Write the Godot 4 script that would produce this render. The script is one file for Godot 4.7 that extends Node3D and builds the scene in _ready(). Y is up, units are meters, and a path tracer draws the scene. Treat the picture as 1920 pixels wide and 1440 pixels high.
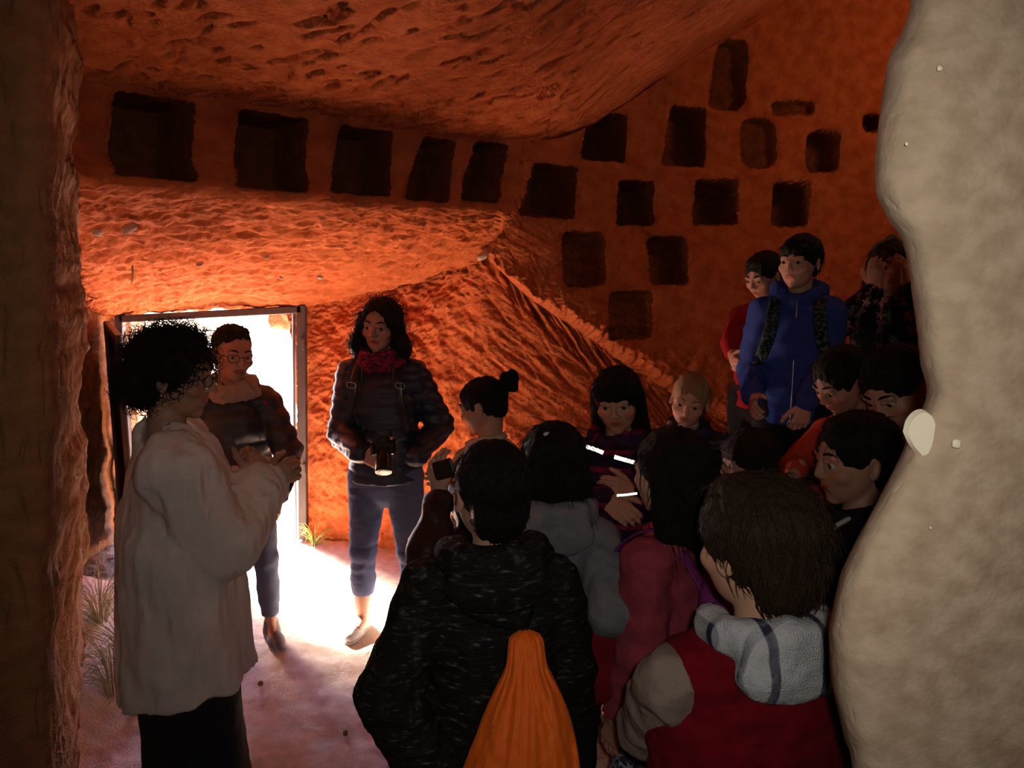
extends Node3D
# A red sandstone dovecote cave with school children and three adults. y up, metres.
const F := 1444.0            # focal length in pixels of the 1920 x 1440 frame
const PITCH := 0.1511        # the camera looks down by this angle
const EYE := Vector3(0, 1.8, 0)
var rng := RandomNumberGenerator.new()
var n_low := FastNoiseLite.new()
var n_mid := FastNoiseLite.new()
var n_fine := FastNoiseLite.new()
var M := {}
var used := {}
var tex := {}

func _ready() -> void:
	rng.seed = 71
	# ---------- camera
	var cam := Camera3D.new()
	cam.name = "view_camera"
	cam.fov = rad_to_deg(2.0 * atan(720.0 / F))
	cam.position = EYE
	cam.rotation.x = -PITCH
	cam.near = 0.05
	cam.current = true
	add_child(cam)
	# ---------- sky, exposure
	var env := Environment.new()
	env.background_mode = Environment.BG_SKY
	var sky := Sky.new()
	var sm := ProceduralSkyMaterial.new()
	sm.sky_top_color = Color(0.42, 0.60, 0.92)
	sm.sky_horizon_color = Color(0.86, 0.92, 1.0)
	sm.ground_bottom_color = Color(0.5, 0.42, 0.34)
	sm.ground_horizon_color = Color(0.8, 0.78, 0.75)
	sm.sky_energy_multiplier = 1.0
	sky.sky_material = sm
	env.sky = sky
	env.background_energy_multiplier = SKY_E
	env.tonemap_mode = Environment.TONE_MAPPER_LINEAR
	env.tonemap_exposure = EXPOSURE
	env.sdfgi_enabled = true
	env.ssao_enabled = true
	env.ssil_enabled = true
	var we := WorldEnvironment.new()
	we.name = "world_environment"
	we.environment = env
	add_child(we)
	# ---------- sun through the doorway
	var sun := DirectionalLight3D.new()
	sun.name = "sun"
	sun.light_color = Color(1.0, 0.95, 0.87)
	sun.light_energy = SUN_E
	sun.light_angular_distance = 2.5
	sun.shadow_enabled = true
	add_child(sun)
	sun.look_at_from_position(Vector3.ZERO, SUN_DIR, Vector3.UP)
	# ---------- the phone's own flash, beside the lens
	var fl := SpotLight3D.new()
	fl.name = "phone_flash"
	fl.position = Vector3(0.03, 1.83, 0.0)
	fl.rotation.x = -PITCH
	fl.spot_angle = 58
	fl.spot_range = 20
	fl.spot_attenuation = 2
	fl.light_color = Color(1.0, 0.96, 0.90)
	fl.light_energy = FLASH_E
	fl.light_size = 0.012
	fl.shadow_enabled = true
	add_child(fl)
	# ---------- warm lamp in an unseen hole, placed to light the upper right
	var al := AreaLight3D.new()
	al.name = "unseen_hole_light"
	al.area_size = Vector2(0.36, 0.3)
	al.light_color = Color(1.0, 0.78, 0.55)
	al.light_energy = HOLE_E
	al.area_range = 20
	al.shadow_enabled = true
	add_child(al)
	al.look_at_from_position(Vector3(2.8, 3.27, -3.8), Vector3(1.6, 2.6, -5.1), Vector3.UP)
	make_noises()
	make_materials()
	build_shell()
	build_rock()
	build_gate()
	build_small_rock_things()
	build_people()
	build_carried()
	run_jobs()

const SKY_E := 22.0
const EXPOSURE := 1.0
const SUN_E := 40.0
const FLASH_E := 0.66
const HOLE_E := 0.55
const SUN_DIR := Vector3(0.55, -0.54, 0.61)

# ---------- small helpers
func at(px: float, py: float, depth: float) -> Vector3:   # a point of the cave seen at that pixel of the photograph, so many metres ahead
	var x := (px - 960.0) / F
	var y := (720.0 - py) / F
	var d := Vector3(x, y * cos(PITCH) - sin(PITCH), -y * sin(PITCH) - cos(PITCH))
	return EYE + d * (depth / -d.z)

func numbered(called: String) -> String:
	if not used.has(called):
		used[called] = 0
		return called
	used[called] += 1
	return "%s_%03d" % [called, used[called]]

func tag(o: Node, label: String, category: String, group := "", kind := "") -> void:
	o.set_meta("label", label)
	o.set_meta("category", category)
	if group: o.set_meta("group", group)
	if kind: o.set_meta("kind", kind)

func thing(called: String, label: String, category: String, where := Vector3.ZERO, turn := 0.0, group := "") -> Node3D:
	var o := Node3D.new()
	o.name = numbered(called)
	add_child(o)
	o.position = where
	o.rotation.y = turn
	tag(o, label, category, group)
	return o

func put(called: String, mesh: Mesh, m: Material, parent: Node) -> MeshInstance3D:
	var o := MeshInstance3D.new()
	o.name = numbered(called) if parent == self else called
	o.mesh = mesh
	o.material_override = m
	parent.add_child(o, true)
	return o

var jobs := []

# the mesh is computed later, together with all the others
func put_net(called: String, work: Callable, m: Material, parent: Node) -> MeshInstance3D:
	var o := put(called, null, m, parent)
	jobs.append([o, work, null])
	return o

func run_jobs() -> void:
	var t0 := Time.get_ticks_msec()
	var id := WorkerThreadPool.add_group_task(func(i): jobs[i][2] = jobs[i][1].call(), jobs.size(), -1, true)
	WorkerThreadPool.wait_for_group_task_completion(id)
	for j in jobs:
		j[0].mesh = to_mesh(arrays(j[2][0], j[2][1], j[2][2], j[2][3] if j[2].size() > 3 else PackedColorArray()))
	print("nets ", Time.get_ticks_msec() - t0)

func to_mesh(a: Array) -> ArrayMesh:
	var m := ArrayMesh.new()
	m.add_surface_from_arrays(Mesh.PRIMITIVE_TRIANGLES, a)
	return m

func arrays(v: PackedVector3Array, n: PackedVector3Array, i: PackedInt32Array, c := PackedColorArray()) -> Array:
	var a := []
	a.resize(Mesh.ARRAY_MAX)
	a[Mesh.ARRAY_VERTEX] = v
	a[Mesh.ARRAY_NORMAL] = n
	a[Mesh.ARRAY_INDEX] = i
	if c.size(): a[Mesh.ARRAY_COLOR] = c
	return a

func smooth_normals(v: PackedVector3Array, idx: PackedInt32Array) -> PackedVector3Array:   # front faces run clockwise
	var n := PackedVector3Array()
	n.resize(v.size())
	for t in range(0, idx.size(), 3):
		var a := idx[t]
		var b := idx[t + 1]
		var c := idx[t + 2]
		var f := (v[c] - v[a]).cross(v[b] - v[a])
		n[a] += f
		n[b] += f
		n[c] += f
	for k in n.size():
		n[k] = n[k].normalized()
	return n

# a bevelled box from -s/2 to s/2
func box(s: Vector3, r := 0.006) -> ArrayMesh:
	var st := SurfaceTool.new()
	st.begin(Mesh.PRIMITIVE_TRIANGLES)
	add_box(st, Transform3D.IDENTITY, s, r)
	return st.commit()

func add_box(st: SurfaceTool, tr: Transform3D, s: Vector3, r := 0.006) -> void:
	var h := s * 0.5
	r = minf(r, minf(h.x, minf(h.y, h.z)) * 0.9)
	var pts := []
	for sx in [-1, 1]:
		for sy in [-1, 1]:
			for sz in [-1, 1]:
				var sg := Vector3(sx, sy, sz)
				pts.append([sg * Vector3(h.x, h.y - r, h.z - r), sg * Vector3(h.x - r, h.y, h.z - r), sg * Vector3(h.x - r, h.y - r, h.z)])
	st.set_smooth_group(-1)
	var c := func(x, y, z): return (1 if x > 0 else 0) * 4 + (1 if y > 0 else 0) * 2 + (1 if z > 0 else 0)
	for ax in 3:
		for sg in [-1, 1]:
			var q := []
			for k in [[-1, -1], [1, -1], [1, 1], [-1, 1]]:
				var w := [0, 0, 0]
				w[ax] = sg
				w[(ax + 1) % 3] = k[0]
				w[(ax + 2) % 3] = k[1]
				q.append(pts[c.call(w[0], w[1], w[2])][ax])
			quad(st, tr, q[0], q[1], q[2], q[3])
		for a in [-1, 1]:      # the bevels along this axis
			for b in [-1, 1]:
				var w0 := [0, 0, 0]
				w0[(ax + 1) % 3] = a
				w0[(ax + 2) % 3] = b
				w0[ax] = -1
				var i0: int = c.call(w0[0], w0[1], w0[2])
				w0[ax] = 1
				var i1: int = c.call(w0[0], w0[1], w0[2])
				quad(st, tr, pts[i0][(ax + 1) % 3], pts[i1][(ax + 1) % 3], pts[i1][(ax + 2) % 3], pts[i0][(ax + 2) % 3])

# a quad turned so that it faces away from the transform's origin
func quad(st: SurfaceTool, tr: Transform3D, a: Vector3, b: Vector3, c: Vector3, d: Vector3) -> void:
	var n := (b - a).cross(c - a)
	var mid := (a + b + c + d) * 0.25
	var l := [a, b, c, a, c, d]
	if n.dot(mid) > 0:
		l = [a, c, b, a, d, c]
	n = (n if n.dot(mid) > 0 else -n).normalized()
	for p in l:
		st.set_normal((tr.basis * n).normalized())
		st.add_vertex(tr * p)

# a tube along points with a radius at each
func tube(pts: Array, radii: Array, sides := 8, flat := 1.0, flat_dir := Vector3.ZERO) -> ArrayMesh:
	var v := PackedVector3Array()
	var idx := PackedInt32Array()
	add_tube(v, idx, pts, radii, sides, flat, flat_dir)
	return to_mesh(arrays(v, smooth_normals(v, idx), idx))

func add_tube(v: PackedVector3Array, idx: PackedInt32Array, pts: Array, radii: Array, sides := 8, flat := 1.0, flat_dir := Vector3.ZERO) -> void:
	var first := v.size()
	var n := pts.size()
	var prev := Vector3.ZERO
	for k in n:
		var t: Vector3 = (pts[mini(k + 1, n - 1)] - pts[maxi(k - 1, 0)])
		t = t.normalized()
		var s := flat_dir if flat_dir != Vector3.ZERO else prev
		if s == Vector3.ZERO or absf(s.dot(t)) > 0.98: s = Vector3.UP if absf(t.y) < 0.9 else Vector3.RIGHT
		var b := t.cross(s).normalized()
		var c := b.cross(t).normalized()
		prev = c
		var r: float = radii[k] if radii.size() > 1 else radii[0]
		for j in sides:
			var a := TAU * j / sides
			v.append(pts[k] + b * cos(a) * r + c * sin(a) * r * flat)
	v.append(pts[0])
	v.append(pts[n - 1])
	for k in n - 1:
		for j in sides:
			var a := first + k * sides + j
			var b2 := first + k * sides + (j + 1) % sides
			idx.append_array([a, a + sides, b2, b2, a + sides, b2 + sides])
	for j in sides:
		var e := first + (n - 1) * sides
		idx.append_array([v.size() - 2, first + j, first + (j + 1) % sides, v.size() - 1, e + (j + 1) % sides, e + j])

func curve_pts(ctrl: Array, n: int) -> Array:
	var out := []
	for k in n + 1:
		var f := float(k) / n * (ctrl.size() - 1)
		var i := mini(int(f), ctrl.size() - 2)
		out.append(cat(ctrl[maxi(i - 1, 0)], ctrl[i], ctrl[i + 1], ctrl[mini(i + 2, ctrl.size() - 1)], f - i))
	return out

func cat(a: Vector3, b: Vector3, c: Vector3, d: Vector3, t: float) -> Vector3:
	return 0.5 * (2.0 * b + (c - a) * t + (2.0 * a - 5.0 * b + 4.0 * c - d) * t * t + (3.0 * b - a - 3.0 * c + d) * t * t * t)

func ss(a: float, b: float, x: float) -> float:
	var t := clampf((x - a) / (b - a), 0, 1)
	return t * t * (3 - 2 * t)

func make_noises() -> void:
	n_low.seed = 3
	n_low.noise_type = FastNoiseLite.TYPE_SIMPLEX_SMOOTH
	n_low.frequency = 1.1
	n_low.fractal_octaves = 3
	n_mid.seed = 8
	n_mid.noise_type = FastNoiseLite.TYPE_SIMPLEX_SMOOTH
	n_mid.frequency = 6.0
	n_mid.fractal_octaves = 3
	n_fine.seed = 15
	n_fine.noise_type = FastNoiseLite.TYPE_SIMPLEX_SMOOTH
	n_fine.frequency = 26.0
	n_fine.fractal_octaves = 3

# ---------- materials
func noise_tex(key: String, freq: float, seed_: int, ramp: Array = [], oct := 5, size := 768, type := FastNoiseLite.TYPE_SIMPLEX_SMOOTH) -> NoiseTexture2D:
	if tex.has(key): return tex[key]
	var n := FastNoiseLite.new()
	n.seed = seed_
	n.noise_type = type
	n.frequency = freq
	n.fractal_octaves = oct
	var t := NoiseTexture2D.new()
	t.width = size
	t.height = size
	t.seamless = true
	t.noise = n
	if ramp.size():
		var g := Gradient.new()
		g.offsets = PackedFloat32Array(ramp.map(func(r): return r[0]))
		g.colors = PackedColorArray(ramp.map(func(r): return r[1]))
		t.color_ramp = g
	tex[key] = t
	return t

func lin(r: float, g: float, b: float) -> Color:     # a measured (linear) base colour as the sRGB that materials take
	return Color(r, g, b).linear_to_srgb()

func rock_mat(key: String, lo: Color, hi: Color, freq: float, relief: float) -> StandardMaterial3D:
	var m := StandardMaterial3D.new()
	m.resource_name = key
	m.albedo_texture = noise_tex(key, 0.012, 5 + key.length(), [[0.0, lo], [0.42, lo.lerp(hi, 0.4)], [0.6, lo.lerp(hi, 0.65)], [1.0, hi]])
	m.uv1_triplanar = true
	m.uv1_world_triplanar = true
	m.uv1_scale = Vector3.ONE * freq
	m.roughness = 1.0
	m.metallic_specular = 0.2
	m.heightmap_enabled = true
	m.heightmap_texture = noise_tex("grain", 0.05, 21, [], 5, 1024)
	m.heightmap_scale = relief
	M[key] = m
	return m

func cloth(key: String, c: Color, rough := 0.9, relief := 0.15, scale := 14.0, stretch := Vector3.ONE) -> StandardMaterial3D:
	var m := StandardMaterial3D.new()
	m.resource_name = key
	m.albedo_color = c
	m.roughness = rough
	m.metallic_specular = 0.25
	m.uv1_triplanar = true
	m.uv1_scale = stretch * scale
	m.heightmap_enabled = relief > 0
	if relief > 0:
		m.heightmap_texture = noise_tex("weave", 0.09, 33, [], 3, 512)
		m.heightmap_scale = relief
	M[key] = m
	return m

func plain(key: String, c: Color, rough := 0.6, metal := 0.0) -> StandardMaterial3D:
	var m := StandardMaterial3D.new()
	m.resource_name = key
	m.albedo_color = c
	m.roughness = rough
	m.metallic = metal
	M[key] = m
	return m

func hair_mat(key: String, c: Color, rough := 0.55) -> void:
	var m := plain(key, c, rough)
	m.metallic_specular = 0.3
	m.uv1_triplanar = true
	m.uv1_scale = Vector3(26, 2.5, 26)
	m.heightmap_enabled = true
	m.heightmap_texture = noise_tex("strands", 0.03, 44, [], 4, 512)
	m.heightmap_scale = 0.5

# a printed or woven pattern, computed once into an image: f(u, v) gives the colour
func pattern(key: String, size: int, f: Callable) -> ImageTexture:
	var im := Image.create(size, size, false, Image.FORMAT_RGB8)
	for y in size:
		for x in size:
			im.set_pixel(x, y, f.call(float(x) / size, float(y) / size))
	tex[key] = ImageTexture.create_from_image(im)
	return tex[key]

func make_materials() -> void:
	rock_mat("red_sandstone", lin(0.34, 0.068, 0.020), lin(0.55, 0.155, 0.054), 0.9, 0.5)
	rock_mat("pale_sandstone", lin(0.29, 0.215, 0.15), lin(0.47, 0.38, 0.29), 2.6, 0.06)
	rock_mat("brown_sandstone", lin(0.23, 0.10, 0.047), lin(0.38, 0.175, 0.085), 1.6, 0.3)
	rock_mat("sandy_earth", lin(0.60, 0.42, 0.33), lin(0.82, 0.64, 0.53), 1.3, 0.5)
	rock_mat("sooty_niche", lin(0.13, 0.036, 0.013), lin(0.25, 0.072, 0.024), 1.7, 0.7)  # the wall's rock in a darker colour, for the shade inside the niches
	rock_mat("outer_rock", lin(0.45, 0.24, 0.13), lin(0.65, 0.40, 0.25), 0.8, 1.0)
	plain("pale_stone", lin(0.55, 0.42, 0.30), 0.9)
	plain("bright_stone", lin(0.74, 0.70, 0.55), 0.95)
	plain("dry_stem", lin(0.55, 0.45, 0.28), 0.9)
	plain("green_stem", lin(0.30, 0.33, 0.08), 0.8)
	var rust := plain("gate_metal", lin(0.075, 0.052, 0.05), 0.6, 0.2)
	rust.uv1_triplanar = true
	rust.heightmap_enabled = true
	rust.heightmap_texture = noise_tex("grain", 0.05, 21, [], 5, 1024)
	rust.heightmap_scale = 0.1
	plain("gate_sheet", lin(0.03, 0.016, 0.014), 0.9).metallic_specular = 0.05
	# people
	var sk := plain("skin", Color.WHITE, 0.55)
	sk.vertex_color_use_as_albedo = true
	sk.metallic_specular = 0.35
	sk.subsurf_scatter_enabled = true
	sk.subsurf_scatter_strength = 0.1
	plain("eye_white", lin(0.38, 0.34, 0.31), 0.3)
	plain("eye_iris", lin(0.04, 0.022, 0.012), 0.15)
	hair_mat("black_hair", lin(0.010, 0.008, 0.008))
	hair_mat("dark_brown_hair", lin(0.022, 0.013, 0.009))
	hair_mat("brown_hair", lin(0.028, 0.015, 0.008))
	hair_mat("blond_hair", lin(0.42, 0.26, 0.13))
	cloth("white_linen", lin(0.86, 0.74, 0.70), 0.95, 0.25)
	cloth("black_cloth", lin(0.010, 0.008, 0.012))
	cloth("black_trousers", lin(0.018, 0.014, 0.018))
	cloth("denim", lin(0.10, 0.12, 0.24), 0.85, 0.2)
	cloth("light_denim", lin(0.12, 0.14, 0.22), 0.85, 0.2)
	var nav := cloth("navy_puffer", lin(0.016, 0.020, 0.045), 0.42, 0.1, 6)
	nav.metallic_specular = 0.5
	var gp := cloth("grey_puffer", lin(0.022, 0.018, 0.024), 0.45, 0.1, 6)
	gp.metallic_specular = 0.5
	var bp := cloth("black_puffer", lin(0.008, 0.008, 0.011), 0.3, 0.12, 5)
	bp.metallic_specular = 0.6
	var br := cloth("brown_padded", lin(0.030, 0.012, 0.010), 0.5, 0.12, 6)
	br.metallic_specular = 0.4
	cloth("beige_wool", lin(0.45, 0.34, 0.27), 0.95, 0.4, 9)
	cloth("cream_cloth", lin(0.62, 0.50, 0.42))
	cloth("grey_fleece", lin(0.27, 0.27, 0.31), 0.95, 0.3, 18)
	cloth("purple_cloth", lin(0.075, 0.045, 0.12))
	cloth("violet_nylon", lin(0.20, 0.030, 0.17), 0.6)
	cloth("pink_fleece", lin(0.47, 0.075, 0.115), 0.95, 0.3, 18)
	cloth("red_cloth", lin(0.19, 0.004, 0.012), 0.95, 0.3, 16)
	cloth("deep_red_cloth", lin(0.30, 0.010, 0.018))
	cloth("orange_red_cloth", lin(0.42, 0.045, 0.022))
	cloth("taupe_cloth", lin(0.30, 0.235, 0.20), 0.95, 0.3, 16)
	cloth("blue_fleece", lin(0.055, 0.10, 0.46), 0.95, 0.3, 18)
	cloth("white_cloth", lin(0.66, 0.62, 0.58))
	cloth("white_leather", lin(0.85, 0.82, 0.8), 0.6, 0.05)
	cloth("grey_shoe", lin(0.20, 0.17, 0.19), 0.8)
	cloth("dark_shoe", lin(0.03, 0.028, 0.034), 0.7)
	cloth("sole", lin(0.45, 0.40, 0.36), 0.8)
	cloth("red_trim", lin(0.40, 0.01, 0.03), 0.7)
	cloth("grey_piping", lin(0.45, 0.44, 0.45), 0.8)
	cloth("hood_fleece", lin(0.40, 0.42, 0.46), 0.95, 0.3, 18)
	cloth("navy_band", lin(0.03, 0.03, 0.06), 0.95, 0.3, 18)
	plain("black_plastic", lin(0.012, 0.012, 0.013), 0.35)
	plain("grey_metal", lin(0.5, 0.5, 0.5), 0.35, 1.0)
	plain("glasses_frame", lin(0.04, 0.02, 0.02), 0.3)
	var reflector := plain("reflector", lin(0.92, 0.94, 0.95), 0.28, 1.0)
	reflector.metallic_specular = 0.9
	plain("hair_clip", lin(0.45, 0.55, 0.65), 0.3)
	plain("gold_ring", lin(0.8, 0.6, 0.35), 0.25, 1.0)
	var lens := plain("clear_lens", Color(0.95, 0.97, 1.0, 0.05), 0.05)
	lens.transparency = BaseMaterial3D.TRANSPARENCY_ALPHA
	# scarf: plum and raspberry blotches
	var sc := cloth("plum_scarf", Color.WHITE, 0.95, 0.4, 5.0, Vector3(1, 2.2, 1))
	sc.albedo_texture = noise_tex("scarf", 0.018, 61, [[0.0, lin(0.05, 0.02, 0.04)], [0.5, lin(0.09, 0.03, 0.06)], [0.58, lin(0.42, 0.02, 0.11)], [1.0, lin(0.5, 0.03, 0.15)]], 2, 256)
	# striped coat: black, violet and raspberry bands
	var stripe := pattern("stripes", 128, func(u, v):
		var k := int(v * 16.0) % 8
		var wob := int(u * 6.0) % 2
		var c: Color = [lin(0.014, 0.010, 0.022), lin(0.014, 0.010, 0.022), lin(0.33, 0.018, 0.055), lin(0.04, 0.022, 0.07), lin(0.04, 0.022, 0.07), lin(0.014, 0.010, 0.022), lin(0.36, 0.020, 0.06), lin(0.03, 0.018, 0.05)][k]
		return c.lerp(lin(0.05, 0.01, 0.04), 0.35 * wob))
	var sm := cloth("striped_fleece", Color.WHITE, 0.95, 0.3, 3.6)
	sm.albedo_texture = stripe
	# black jacket with pale woven streaks
	var streak := cloth("streaked_cloth", Color.WHITE, 0.8, 0.35, 2.2, Vector3(1.0, 3.4, 1.0))
	streak.albedo_texture = noise_tex("streaks", 0.02, 77, [[0.0, lin(0.008, 0.007, 0.007)], [0.6, lin(0.016, 0.014, 0.013)], [0.74, lin(0.03, 0.027, 0.025)], [0.84, lin(0.14, 0.125, 0.115)], [1.0, lin(0.2, 0.18, 0.16)]], 5, 512)
	# floral jacket
	var petals := []
	var r2 := RandomNumberGenerator.new()
	r2.seed = 9
	for k in 26:
		petals.append([r2.randf(), r2.randf(), r2.randf_range(0.035, 0.085), [lin(0.75, 0.24, 0.33), lin(0.65, 0.18, 0.36), lin(0.6, 0.52, 0.36), lin(0.12, 0.16, 0.09), lin(0.8, 0.4, 0.45)][k % 5]])
	var flor := pattern("flowers", 160, func(u, v):
		for p in petals:
			var dx: float = absf(u - p[0])
			var dy: float = absf(v - p[1])
			dx = minf(dx, 1 - dx)
			dy = minf(dy, 1 - dy)
			var a := atan2(v - p[1], u - p[0])
			var rr: float = p[2] * (0.72 + 0.28 * cos(5.0 * a))
			var q := sqrt(dx * dx + dy * dy)
			if q < rr * 0.22: return lin(0.35, 0.25, 0.08)
			if q < rr: return p[3]
		return lin(0.012, 0.010, 0.014))
	var fm := cloth("floral_cloth", Color.WHITE, 0.9, 0.2, 2.6)
	fm.albedo_texture = flor
	var lg := cloth("printed_leggings", Color.WHITE, 0.9, 0.15, 4.0)
	lg.albedo_texture = noise_tex("leggings", 0.03, 90, [[0.0, lin(0.012, 0.014, 0.03)], [0.55, lin(0.02, 0.022, 0.05)], [0.6, lin(0.4, 0.4, 0.5)], [1.0, lin(0.5, 0.5, 0.6)]], 2, 256)
	var bf := cloth("banded_fleece", Color.WHITE, 0.95, 0.3, 6.5)
	bf.albedo_texture = pattern("bands", 64, func(u, _v): return lin(0.03, 0.03, 0.06) if (u > 0.30 and u < 0.40) or (u > 0.72 and u < 0.80) else lin(0.45, 0.47, 0.51))
	var st := cloth("camo_strap", Color.WHITE, 0.8, 0.2, 7.0)
	st.albedo_texture = noise_tex("camo", 0.025, 95, [[0.0, lin(0.010, 0.016, 0.03)], [0.55, lin(0.014, 0.024, 0.035)], [0.6, lin(0.09, 0.13, 0.13)], [1.0, lin(0.12, 0.16, 0.16)]], 2, 256)
	var og := cloth("orange_satin", lin(0.80, 0.135, 0.006), 0.5, 0.1, 12)
	og.metallic_specular = 0.4
	og.rim_enabled = true
	og.rim = 0.4
	cloth("maroon_bag", lin(0.20, 0.008, 0.016), 0.7)
	cloth("blue_patch", lin(0.03, 0.09, 0.30), 0.7)

# ---------- the cave
func floor_y(x: float, z: float) -> float:
	var d := -z
	var y := 0.52 * ss(0.82, 1.2, x) * ss(1.6, 3.05, d)
	y += 0.34 * ss(-1.55, -2.1, x) * ss(1.6, 2.6, d) * (1.0 - ss(3.4, 4.3, d))
	return y

func slab(called: String, label: String, lo: Vector3, hi: Vector3, m := "outer_rock") -> void:
	var o := put(called, box(hi - lo, 0.03), M[m], self)
	o.position = (lo + hi) * 0.5
	tag(o, label, "wall", "", "structure")

func build_shell() -> void:
	# thick rock round the chamber, open only at the doorway and at an unseen hole high on the right
	slab("wall_rear", "thick sandstone mass closing the chamber behind the visitors", Vector3(-4.6, -0.6, 1.3), Vector3(3.9, 5.2, 1.9), "red_sandstone")
	slab("ceiling_mass", "thick sandstone mass lying over the whole chamber", Vector3(-4.6, 4.6, -6.1), Vector3(3.9, 5.2, 1.9), "red_sandstone")
	slab("wall_outer_left", "thick sandstone mass left of the chamber", Vector3(-4.6, -0.6, -5.6), Vector3(-4.0, 4.7, 1.9), "red_sandstone")
	slab("wall_outer_right", "sandstone mass right of the chamber below the unseen light hole", Vector3(2.9, -0.6, -6.1), Vector3(3.5, 3.1, 1.9), "red_sandstone")
	slab("wall_outer_right", "sandstone mass right of the chamber above the unseen light hole", Vector3(2.9, 3.42, -6.1), Vector3(3.5, 4.7, 1.9), "red_sandstone")
	slab("wall_outer_right", "sandstone mass beside the unseen light hole towards the visitors", Vector3(2.9, 3.0, -3.62), Vector3(3.5, 3.5, 1.9), "red_sandstone")
	slab("wall_outer_right", "sandstone mass beside the unseen light hole towards the niches", Vector3(2.9, 3.0, -6.1), Vector3(3.5, 3.5, -3.98), "red_sandstone")
	slab("wall_front", "rock face close right of the low doorway", Vector3(-1.34, -0.6, -5.28), Vector3(-0.1, 4.7, -5.12))
	slab("wall_front", "rock mass behind the back wall's niches", Vector3(-0.3, -0.6, -6.1), Vector3(3.5, 4.7, -5.75))
	slab("wall_front", "rock return between the doorway face and the niches", Vector3(-0.3, -0.6, -5.8), Vector3(-0.1, 4.7, -5.2))
	slab("wall_front", "rock face left of the low doorway", Vector3(-4.6, -0.6, -5.28), Vector3(-2.5, 4.7, -5.02))
	slab("wall_front", "rock face over the low doorway lintel", Vector3(-2.6, 1.56, -5.28), Vector3(-1.2, 4.7, -5.02))

# A rock surface through a net of points, rows by columns, pushed along its normal by "relief" (metres, towards the room), then cut into regions.
func rock_patch(net: Array, nu: int, nv: int, toward: Vector3, relief: Callable, stamps: Callable, regions := 1) -> Dictionary:
	var p := PackedVector3Array()
	p.resize((nu + 1) * (nv + 1))
	var rows: int = net.size()
	var cols: int = net[0].size()
	# rows of the net resampled along the columns first
	var lines := []
	for r in rows:
		var l := PackedVector3Array()
		for i in nu + 1:
			var f := float(i) / nu * (cols - 1)
			var c := mini(int(f), cols - 2)
			l.append(cat(net[r][maxi(c - 1, 0)], net[r][c], net[r][c + 1], net[r][mini(c + 2, cols - 1)], f - c))
		lines.append(l)
	for j in nv + 1:
		var f := float(j) / nv * (rows - 1)
		var r := mini(int(f), rows - 2)
		var la: PackedVector3Array = lines[maxi(r - 1, 0)]
		var lb: PackedVector3Array = lines[r]
		var lc: PackedVector3Array = lines[r + 1]
		var ld: PackedVector3Array = lines[mini(r + 2, rows - 1)]
		var t := f - r
		for i in nu + 1:
			p[j * (nu + 1) + i] = cat(la[i], lb[i], lc[i], ld[i], t)
	var nrm := PackedVector3Array()
	nrm.resize(p.size())
	for j in nv + 1:
		for i in nu + 1:
			var du := p[j * (nu + 1) + mini(i + 1, nu)] - p[j * (nu + 1) + maxi(i - 1, 0)]
			var dv := p[mini(j + 1, nv) * (nu + 1) + i] - p[maxi(j - 1, 0) * (nu + 1) + i]
			var n := du.cross(dv).normalized()
			nrm[j * (nu + 1) + i] = n
	var mid := (nu + 1) * (nv / 2) + nu / 2
	var flip := nrm[mid].dot(toward) < 0
	var h := PackedFloat32Array()
	h.resize(p.size())
	for k in p.size():
		h[k] = relief.call(p[k], float(k % (nu + 1)) / nu, float(k / (nu + 1)) / nv)
	var reg := PackedInt32Array()
	reg.resize(p.size())
	stamps.call({"p": p, "n": nrm, "h": h, "nu": nu, "nv": nv, "reg": reg})
	for k in p.size():
		p[k] += nrm[k] * (-h[k] if flip else h[k])
	var parts := []
	for r in regions: parts.append(PackedInt32Array())
	var all := PackedInt32Array()
	var w := nu + 1
	for j in nv:
		for i in nu:
			var a := j * w + i
			var q: PackedInt32Array
			if flip: q = PackedInt32Array([a, a + w, a + 1, a + 1, a + w, a + w + 1])
			else: q = PackedInt32Array([a, a + 1, a + w, a + 1, a + w + 1, a + w])
			all.append_array(q)
			var rg := reg[a]
			var rest: PackedInt32Array = parts[rg]
			rest.append_array(q)
			parts[rg] = rest
	# orientation: clockwise front faces seen from "toward"
	var vn := smooth_normals(p, all)
	if vn[mid].dot(toward) < 0:
		for k in vn.size(): vn[k] = -vn[k]
		for r in parts.size():
			var l: PackedInt32Array = parts[r]
			for t in range(0, l.size(), 3):
				var s := l[t + 1]
				l[t + 1] = l[t + 2]
				l[t + 2] = s
			parts[r] = l
	return {"p": p, "n": vn, "parts": parts}

func patch_mesh(d: Dictionary, region: int) -> ArrayMesh:
	var l: PackedInt32Array = d.parts[region]
	var map := {}
	var v := PackedVector3Array()
	var n := PackedVector3Array()
	var idx := PackedInt32Array()
	if region == 0 and d.parts.size() == 1:
		return to_mesh(arrays(d.p, d.n, l))
	for k in l:
		if not map.has(k):
			map[k] = v.size()
			v.append(d.p[k])
			n.append(d.n[k])
		idx.append(map[k])
	return to_mesh(arrays(v, n, idx))

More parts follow.
